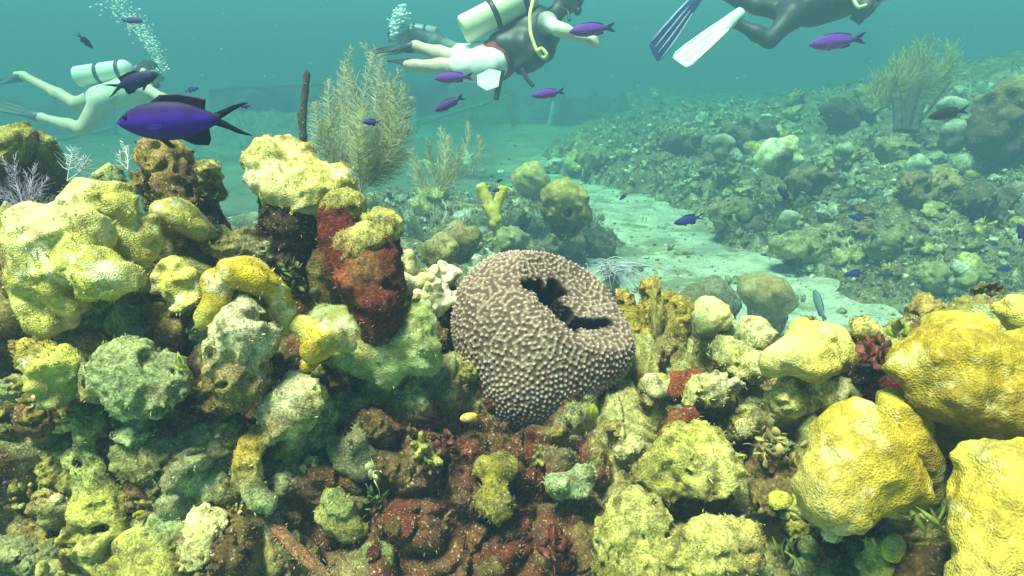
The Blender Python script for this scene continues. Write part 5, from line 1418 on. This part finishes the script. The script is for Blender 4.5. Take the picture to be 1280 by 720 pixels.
def hand(s, w, fdir, nrm, col, sc=1.0):
    f = np.asarray(fdir, float); f /= np.linalg.norm(f); n = np.asarray(nrm, float); n -= (n @ f) * f; n /= np.linalg.norm(n); l = np.cross(n, f)
    s.ball(w + f * .05 * sc, np.array((.045, .042, .02)) * sc, col, np.stack([f, l, n], 1))
    for k_, (off, L) in enumerate(((-.030, .070), (-.010, .082), (.011, .078), (.030, .062))):
        b = w + f * .085 * sc + l * off * sc; m_ = b + f * L * .5 * sc; s.cone(b, m_, .0105 * sc, .0098 * sc, col); s.cone(m_, m_ + (f * .8 - n * .6) * L * .5 * sc, .0098 * sc, .0085 * sc, col)
    b = w + f * .03 * sc - l * .038 * sc; m_ = b + (f * .6 - l * .6) * .045 * sc; s.cone(b, m_, .013 * sc, .011 * sc, col); s.cone(m_, m_ + f * .035 * sc, .011 * sc, .009 * sc, col)

def diver(J, label, suit, legc, armc, upper_armc=None, headc=SKIN, hairc=(.05, .035, .02), h=.013, hand_on=True):
    """J: joint name -> world point; one continuous body, gear as children"""
    root = empty('person', (J['hip_l'] + J['hip_r']) / 2); tag(root, label, 'person')
    o = np.array(root.location); s = SDF(.014); upper_armc = upper_armc or armc
    hipm = (J['hip_l'] + J['hip_r']) / 2; ch = J['chest']; nk = J['neck']; shl, shr = J['sh_l'], J['sh_r']; hd = J['head']
    s.cone(J['hip_l'], J['hip_r'], .105, .105, suit); s.cone(hipm, ch, .118, .135, suit); s.cone(ch, nk, .12, .06, suit)
    s.cone(shl, shr, .072, .072, suit); s.cone((shl + ch) / 2, (shr + ch) / 2, .10, .10, suit)
    s.cone(nk, hd, .055, .055, headc)
    f = J['face'] / np.linalg.norm(J['face']); up = (hd - nk); up = up - (up @ f) * f; up /= np.linalg.norm(up); l = np.cross(up, f)
    R_ = np.stack([l, f, up], 1)
    hc = hd + up * .05
    s.ball(hc, (.078, .098, .115), headc, R_); s.ball(hc + f * .045 - up * .07, (.05, .05, .045), headc, R_)
    s.cone(hc + f * .095 + up * .01, hc + f * .112 - up * .02, .010, .014, headc)
    for sg in (-1, 1): s.ball(hc + l * sg * .078 - f * .005, (.012, .022, .032), headc, R_)
    s.cone(hc + f * .088 - up * .055 - l * .022, hc + f * .088 - up * .055 + l * .022, .009, .009, (.5, .25, .2))
    for a, b, c_ in (('hip_l', 'knee_l', 'ank_l'), ('hip_r', 'knee_r', 'ank_r')):
        kn = J[b]; an = J[c_]; s.cone(J[a], kn, .092, .062, legc); mid = kn * .65 + an * .35
        s.cone(kn, mid, .058, .058, legc); s.cone(mid, an, .056, .038, legc); ft = J[c_.replace('ank', 'toe')]; s.cone(an, an * .3 + ft * .7, .04, .03, legc)
    for sd_ in 'lr':
        if 'el_' + sd_ not in J: continue
        a, e, w = J['sh_' + sd_], J['el_' + sd_], J['wr_' + sd_]
        s.cone(a, e, .058, .043, upper_armc); s.cone(e, e * .6 + w * .4, .043, .042, armc); s.cone(e * .6 + w * .4, w, .042, .029, armc)
        fd = w - e; hand(s, w, fd, J.get('palm_' + sd_, np.array((0, 0, 1.0))), SKIN)
    v, q, c = s.build(h)
    link('body', mesh_np('diver_body', v - o, q, c), M['skin'], root)
    # mask, regulator, hair
    s = SDF(.008); s.ball(hc + up * .035 - f * .02, (.086, .100, .100), hairc, R_); s.ball(hc - f * .03 + up * .01, (.084, .085, .11), hairc, R_)
    v, q, c = s.build(h, [(.006, 30, 'p')]); link('hair', mesh_np('hair', v - o, q, c), M['cloth'], root)
    s = SDF(.006); s.cone(hc + f * .085 + up * .02 - l * .045, hc + f * .085 + up * .02 + l * .045, .034, .034, BLKG); s.ball(hc + up * .02, (.093, .095, .018), BLKG, R_)
    v, q, c = s.build(h); mk = link('mask', mesh_np('mask', v - o, q, c), M['gear'], root)
    mb = MB(); mb.box(hc + f * .122 + up * .022 - o, (.11, .006, .05), R_, (.10, .16, .18)); link('lens', mb.mesh('mask_lens', False), M['metal'], mk)
    s = SDF(.006); s.ball(hc + f * .125 - up * .06, (.038, .028, .035), BLKG, R_); s.cone(hc + f * .10 - up * .06, hc + f * .125 - up * .06, .016, .016, BLKG)
    v, q, c = s.build(h); link('regulator', mesh_np('regulator', v - o, q, c), M['gear'], root)
    return root, hc + f * .14 - up * .06

def sleeve(root, name, a, b, ra, rb, col, extra=(), h=.011, mat='cloth', noise=((.006, 14, 'p'),)):
    s = SDF(.012); s.cone(a, b, ra, rb, col)
    for e in extra: s.cone(*e)
    v, q, c = s.build(h, list(noise)); o = np.array(root.location)
    return link(name, mesh_np(name, v - o, q, c), M[mat], root)

def tubepart(root, name, pts, r, col, mat='gear', parent=None):
    pts = np.array(pts) - np.array(root.location); n = len(pts); t = np.linspace(0, n - 1, 8 * n); k_ = np.arange(n)
    pp = np.stack([np.interp(t, k_, pts[:, i]) for i in range(3)], 1)
    for _ in range(5): pp[1:-1] = .5 * pp[1:-1] + .25 * (pp[2:] + pp[:-2])
    mb = MB(); mb.tube(pp, r, 8, col); return link(name, mb.mesh(name), M[mat], parent or root)

# left diver
d = 6.0
J = dict(hip_l=P(124, 121, d + .12), hip_r=P(126, 127, d - .12), chest=P(166, 114, d), neck=P(177, 106, d), head=P(183, 99, d), face=np.array((.85, -.2, -.35)),
         sh_l=P(172, 109, d + .18), sh_r=P(180, 110, d - .18), knee_l=P(96, 130, d + .14), ank_l=P(30, 95, d + .2), toe_l=P(16, 92, d + .2),
         knee_r=P(103, 161, d - .14), ank_r=P(52, 147, d - .05), toe_r=P(38, 143, d - .05),
         el_r=P(203, 123, d - .30), wr_r=P(232, 129, d - .34), el_l=P(204, 128, d + .3), wr_l=P(226, 136, d + .3))
root, mouth = diver(J, 'pale hazy diver swimming right at upper left, silver tank on the back', (.62, .62, .52), SKIN, SKIN)
tank(root, P(96, 96, d), P(166, 86, d), PX(12.5, d), (.74, .78, .66))
swim_fin(root, J['ank_l'], P(-28, 110, d + .3), .20, (.05, .07, .09), (.03, .04, .05), (0, -.5, 1))
swim_fin(root, J['ank_r'], P(-4, 128, d), .20, (.05, .07, .09), (.03, .04, .05), (0, -.5, 1))
sleeve(root, 'swimsuit', P(126, 124, d), P(160, 115, d), .128, .142, (.60, .66, .56), h=.014)
MOUTH_L = mouth

# middle diver
d = 4.7
J = dict(hip_l=P(612, 76, d + .10), hip_r=P(614, 82, d - .12), chest=P(668, 42, d), neck=P(694, 18, d), head=P(706, 2, d), face=np.array((.8, -.1, -.45)),
         sh_l=P(682, 26, d + .18), sh_r=P(684, 28, d - .20), knee_l=P(566, 72, d + .12), ank_l=P(520, 58, d + .2), toe_l=P(506, 58, d + .2),
         knee_r=P(568, 84, d - .10), ank_r=P(518, 82, d - .05), toe_r=P(504, 80, d - .05),
         el_r=P(697, 36, d - .32), wr_r=P(722, 44, d - .36), el_l=P(676, 52, d + .3), wr_l=P(656, 64, d + .2))
root, mouth = diver(J, 'diver in white shorts and black vest with a cream tank, top centre', BLKG, SKIN, SKIN, (.80, .84, .80), headc=(.05, .045, .045), hairc=BLKG)
tank(root, P(578, 38, d - .12), P(672, -10, d - .12), PX(17, d), (.70, .72, .48))
swim_fin(root, J['ank_l'], P(462, 63, d + .3), .20, BLKG, (.03, .03, .03), (0, -.3, 1))
swim_fin(root, J['ank_r'], P(494, 70, d + .5), .20, BLKG, (.03, .03, .03), (0, -.3, 1))
sleeve(root, 'shorts', P(613, 79, d), P(600, 78, d), .150, .150, WHT, [(J['hip_l'], J['hip_l'] * .25 + J['knee_l'] * .75, .118, .108, WHT), (J['hip_r'], J['hip_r'] * .25 + J['knee_r'] * .75, .122, .110, WHT)])
sleeve(root, 'belt', P(614, 78, d), P(622, 74, d), .158, .158, (.26, .05, .06))
vest = sleeve(root, 'vest', P(634, 64, d), P(672, 38, d), .165, .175, BLKG, [(P(655, 62, d - .05), P(676, 60, d - .05), .15, .12, BLKG), (P(668, 70, d - .1), P(650, 84, d - .1), .10, .06, BLKG)], noise=((.02, 6, 'p'),), mat='gear')
tubepart(root, 'pocket_strap', [P(628, 88, d - .2), P(624, 104, d - .2), P(620, 124, d - .2)], .022, BLKG)
tubepart(root, 'pocket_strap', [P(652, 86, d - .2), P(658, 98, d - .2), P(667, 108, d - .2)], .017, BLKG)
tubepart(root, 'hose', [P(668, -6, d - .25), P(662, 18, d - .32), P(663, 42, d - .34), P(670, 62, d - .34), P(680, 74, d - .34), P(684, 68, d - .36), P(677, 60, d - .36), P(670, 64, d - .38)], .013, (.80, .74, .26))
tubepart(root, 'snorkel', [P(701, 10, d - .2), P(710, 14, d - .2), P(712, 26, d - .22)], .012, BLKG)
sl = MB()
o = np.array(root.location)
poly = [(596, 94), (612, 86), (626, 89), (623, 108), (608, 113), (597, 106)]
pf = np.array([P(x, y, d - .25) for x, y in poly]) - o; pb = pf + np.array((0, .012, 0))
sl.add(np.vstack([pf, pb]), [(i, (i + 1) % 6, 6 + (i + 1) % 6, 6 + i) for i in range(6)] + [(0, 3, 2, 1), (0, 5, 4, 3), (6, 7, 8, 9), (6, 9, 10, 11)], None, (.86, .88, .86))
link('slate', sl.mesh('slate', False), M['metal'], root)

# right diver
d = 5.0
J = dict(hip_l=P(986, 14, d + .12), hip_r=P(990, 20, d - .12), chest=P(1042, 2, d), neck=P(1070, -8, d), head=P(1084, -14, d), face=np.array((.8, -.1, -.5)),
         sh_l=P(1058, -4, d + .18), sh_r=P(1060, 0, d - .2), knee_r=P(962, 50, d - .14), ank_r=P(918, 27, d - .1), toe_r=P(908, 32, d - .1),
         knee_l=P(946, 8, d + .14), ank_l=P(886, -14, d + .2), toe_l=P(874, -12, d + .2),
         el_r=P(1078, 14, d - .3), wr_r=P(1090, -2, d - .36), el_l=P(1080, 16, d + .25), wr_l=P(1096, 2, d + .25))
root, mouth = diver(J, 'diver in a dark wetsuit with one white and one blue fin, top right', SUIT, SUIT, SUIT)
swim_fin(root, P(926, 16, d - .1), P(850, 74, d - .25), .19, (.70, .78, .72), (.90, .94, .92), (-.3, -.8, .5))
swim_fin(root, P(880, -16, d + .2), P(822, 66, d - .1), .20, BLUE, (.35, .40, .62), (.6, -.6, .2))
tank(root, P(980, -18, d + .05), P(1062, -44, d + .05), .09)
sleeve(root, 'vest', P(1010, 10, d), P(1052, -2, d), .150, .165, SUIT, noise=((.02, 6, 'p'),), mat='gear')
tubepart(root, 'hose', [P(1062, -10, d - .3), P(1072, 10, d - .36), P(1084, 6, d - .36), P(1094, -8, d - .3)], .014, (.62, .66, .34))
tubepart(root, 'gauge', [P(1066, 18, d - .25), P(1078, 26, d - .25)], .035, BLKG)

# distant diver behind
d = 8.6
J = dict(hip_l=P(545, 50, d + .12), hip_r=P(545, 53, d - .12), chest=P(516, 46, d), neck=P(503, 46, d), head=P(497, 46, d), face=np.array((-.85, -.1, -.3)),
         sh_l=P(508, 47, d + .18), sh_r=P(508, 49, d - .18), knee_l=P(572, 60, d + .12), ank_l=P(606, 58, d + .12), toe_l=P(614, 58, d),
         knee_r=P(574, 63, d - .12), ank_r=P(606, 66, d - .12), toe_r=P(614, 66, d), el_l=P(500, 60, d + .2), wr_l=P(485, 62, d + .2), el_r=P(500, 62, d - .2), wr_r=P(486, 66, d - .2))
root, mouth = diver(J, 'faint distant diver behind a bubble cloud, left of the middle diver', SUIT, (.3, .3, .28), SUIT, h=.018)
tank(root, P(546, 42, d), P(510, 36, d), .09, (.30, .34, .34))
swim_fin(root, J['ank_l'], P(650, 62, d), .2, BLKG, BLKG, (0, -.3, 1)); swim_fin(root, J['ank_r'], P(648, 70, d), .2, BLKG, BLKG, (0, -.3, 1))

# --- bubbles
ICO = None
def bubbles(name, label, path, n, spread, rmin, rmax, d, seed):
    rs = np.random.RandomState(seed); mb = MB()
    th = np.linspace(0, pi, 6); ph = np.arange(8) * 2 * pi / 8
    V = np.array([(0, 0, 1)] + [(sin(t) * cos(p), sin(t) * sin(p), cos(t)) for t in th[1:-1] for p in ph] + [(0, 0, -1)])
    Q = [(1 + i * 8 + j, 1 + (i + 1) * 8 + j, 1 + (i + 1) * 8 + (j + 1) % 8, 1 + i * 8 + (j + 1) % 8) for i in range(3) for j in range(8)]
    T = [(0, 1 + j, 1 + (j + 1) % 8) for j in range(8)] + [(33, 25 + (j + 1) % 8, 25 + j) for j in range(8)]
    path = np.array(path, float); k_ = np.arange(len(path))
    for _ in range(n):
        t = rs.uniform(0, len(path) - 1); c = [np.interp(t, k_, path[:, i]) for i in range(3)]
        px = c[0] + rs.normal() * c[2] * spread; py = c[1] + rs.normal() * c[2] * spread * .8
        r = PX(rs.uniform(rmin, rmax) * rs.uniform(.4, 1), d)
        mb.add(V * (r, r, r * .62) + P(px, py, d + rs.normal() * .12), Q, T, (.85, .9, .9))
    o = stuff(link(name, mb.mesh(name), M['bubble'])); o['label'] = label; o['category'] = 'bubbles'
bubbles('bubble_column', 'column of small air bubbles rising from the left diver', [(204, 90, 4), (198, 70, 6), (188, 52, 7), (175, 38, 10), (160, 20, 12), (145, 0, 14), (138, -15, 14)], 760, .75, .4, 2.4, 6.0, 3)
bubbles('bubble_cloud', 'round cloud of air bubbles over the distant diver', [(500, 14, 6), (503, 22, 9), (497, 28, 10), (498, 40, 8)], 240, .6, 2.0, 5.5, 8.5, 4)
# ------------------------------------------------------------------ sunken wreck in the background
root = empty('shipwreck', P(420, 160, 9.0)); tag(root, 'hazy dark sunken wreck with low hull walls lying behind the sea plume', 'shipwreck')
ro = np.array(root.location)
def slab(name, quad, th, col, nb=(40, 12), rough=.16):
    """a plate spanned by four (px, py, d) corners, given a thickness and bent, ragged edges"""
    A, B, C_, D_ = [P(c[0], c[1], c[2] * 1.95) for c in quad]
    u = np.linspace(0, 1, nb[0]); w = np.linspace(0, 1, nb[1]); U, W = np.meshgrid(u, w, indexing='ij'); U = U.ravel()[:, None]; W = W.ravel()[:, None]
    g = A * (1 - U) * (1 - W) + B * U * (1 - W) + C_ * U * W + D_ * (1 - U) * W
    n = np.cross(B - A, D_ - A); n /= np.linalg.norm(n)
    g = g + n * (rough * 2 * pnoise(g * 1.4))[:, None] + np.array((0, 0, 1)) * (rough * pnoise(g * 3.1 + 4))[:, None]
    v = np.vstack([g, g - n * th]); m = len(g); a, b = nb; f = []
    for i in range(a - 1):
        for j in range(b - 1):
            k = i * b + j; f.append((k, k + b, k + b + 1, k + 1)); f.append((m + k, m + k + 1, m + k + b + 1, m + k + b))
    for i in range(a - 1):
        k = i * b; f.append((k, m + k, m + k + b, k + b)); k = i * b + b - 1; f.append((k, k + b, m + k + b, m + k))
    for j in range(b - 1):
        f.append((j, j + 1, m + j + 1, m + j)); k = (a - 1) * b + j; f.append((k, m + k, m + k + 1, k + 1))
    link(name, mesh_np(name, v - ro, np.array(f), np.tile(col, (len(v), 1)), False), M['wreck'], root)
RUSTD = (.09, .09, .07); RUSTL = (.17, .17, .12)
slab('hull_wall', [(262, 114, 8.0), (560, 104, 9.5), (560, 142, 9.5), (262, 146, 8.0)], .12, RUSTD)
slab('deck', [(250, 146, 7.6), (520, 140, 9.0), (520, 200, 7.4), (235, 215, 5.8)], .08, RUSTL)
slab('hull_wall', [(-80, 112, 8.5), (150, 140, 8.0), (150, 190, 7.8), (-80, 180, 8.2)], .12, RUSTD)
slab('hull_wall', [(700, 128, 9.5), (775, 126, 9.8), (790, 166, 9.4), (690, 170, 9.2)], .3, (.06, .065, .055))
slab('hull_wall', [(560, 104, 9.8), (700, 122, 9.9), (690, 190, 9.2), (560, 200, 9.0)], .1, (.10, .11, .085))
for (a, b, r, c) in (((692, 128, 9.2), (682, 184, 9.0), .07, (.34, .36, .28)), ((540, 150, 8.6), (640, 118, 8.9), .05, RUSTL), ((590, 116, 9), (588, 176, 8.8), .05, RUSTD), ((640, 112, 9.2), (640, 180, 9.0), .05, RUSTD), ((60, 178, 7), (140, 160, 7.4), .05, RUSTL), ((262, 112, 7.9), (410, 106, 8.5), .05, RUSTD)):
    mb = MB(); pts = np.linspace(P(a[0], a[1], a[2] * 1.95), P(b[0], b[1], b[2] * 1.95), 9) - ro; pts += RS.normal(size=pts.shape) * .012
    mb.tube(pts, r, 8, c); link('beam', mb.mesh('beam'), M['wreck'], root)
# ------------------------------------------------------------------ the water between
mb = MB()
mb.box((0, 34, 1.675), (110, 96, 5.05))
hz = link('haze', mb.mesh('haze', False))
m = bpy.data.materials.new('water_haze'); m.use_nodes = True
nt = m.node_tree; nt.nodes.remove(nt.nodes['Principled BSDF'])
pv = nt.nodes.new('ShaderNodeVolumePrincipled')
pv.inputs['Color'].default_value = (0.061, 0.116, 0.168, 1)
pv.inputs['Absorption Color'].default_value = (0.05, 0.452, 0.36, 1)
pv.inputs['Density'].default_value = 0.23
pv.inputs['Anisotropy'].default_value = 0.0
nt.links.new(pv.outputs[0], nt.nodes['Material Output'].inputs['Volume'])
hz.data.materials.append(m)
stuff(hz)
hz['label'] = 'blue green sea water hazing everything in the distance'
hz['category'] = 'water'

# drifting specks
rs = np.random.RandomState(77); mb = MB()
O8 = np.array([(1, 0, 0), (-1, 0, 0), (0, 1, 0), (0, -1, 0), (0, 0, 1), (0, 0, -1)], float)
T8 = [(0, 2, 4), (2, 1, 4), (1, 3, 4), (3, 0, 4), (2, 0, 5), (1, 2, 5), (3, 1, 5), (0, 3, 5)]
for _ in range(420):
    d = rs.uniform(1.0, 5.5)
    mb.add(O8 * rs.uniform(.4, 1.1, 3) * PX(rs.uniform(.3, .8), d) + P(rs.uniform(0, 1280), rs.uniform(0, 330), d), None, T8, (.8, .85, .75))
o = stuff(link('drifting_specks', mb.mesh('drifting_specks'), M['bubble'])); o['label'] = 'tiny pale specks drifting in the water'; o['category'] = 'particles'

# labels that several look-alikes share: say which one by its place
from collections import defaultdict
same = defaultdict(list)
for o in SC.objects:
    if o.parent is None and o.get('label') and o.get('group'): same[o['label']].append(o)
for lab, obs in same.items():
    if len(obs) < 2: continue
    obs.sort(key=lambda o: float(project(np.array(o.location))[0]))
    names = {2: ['the left one', 'the right one'], 3: ['the left one', 'the middle one', 'the right one'], 4: ['the leftmost', 'the second from left', 'the second from right', 'the rightmost']}.get(len(obs))
    if names:
        for o, n in zip(obs, names): o['label'] = lab + ', ' + n
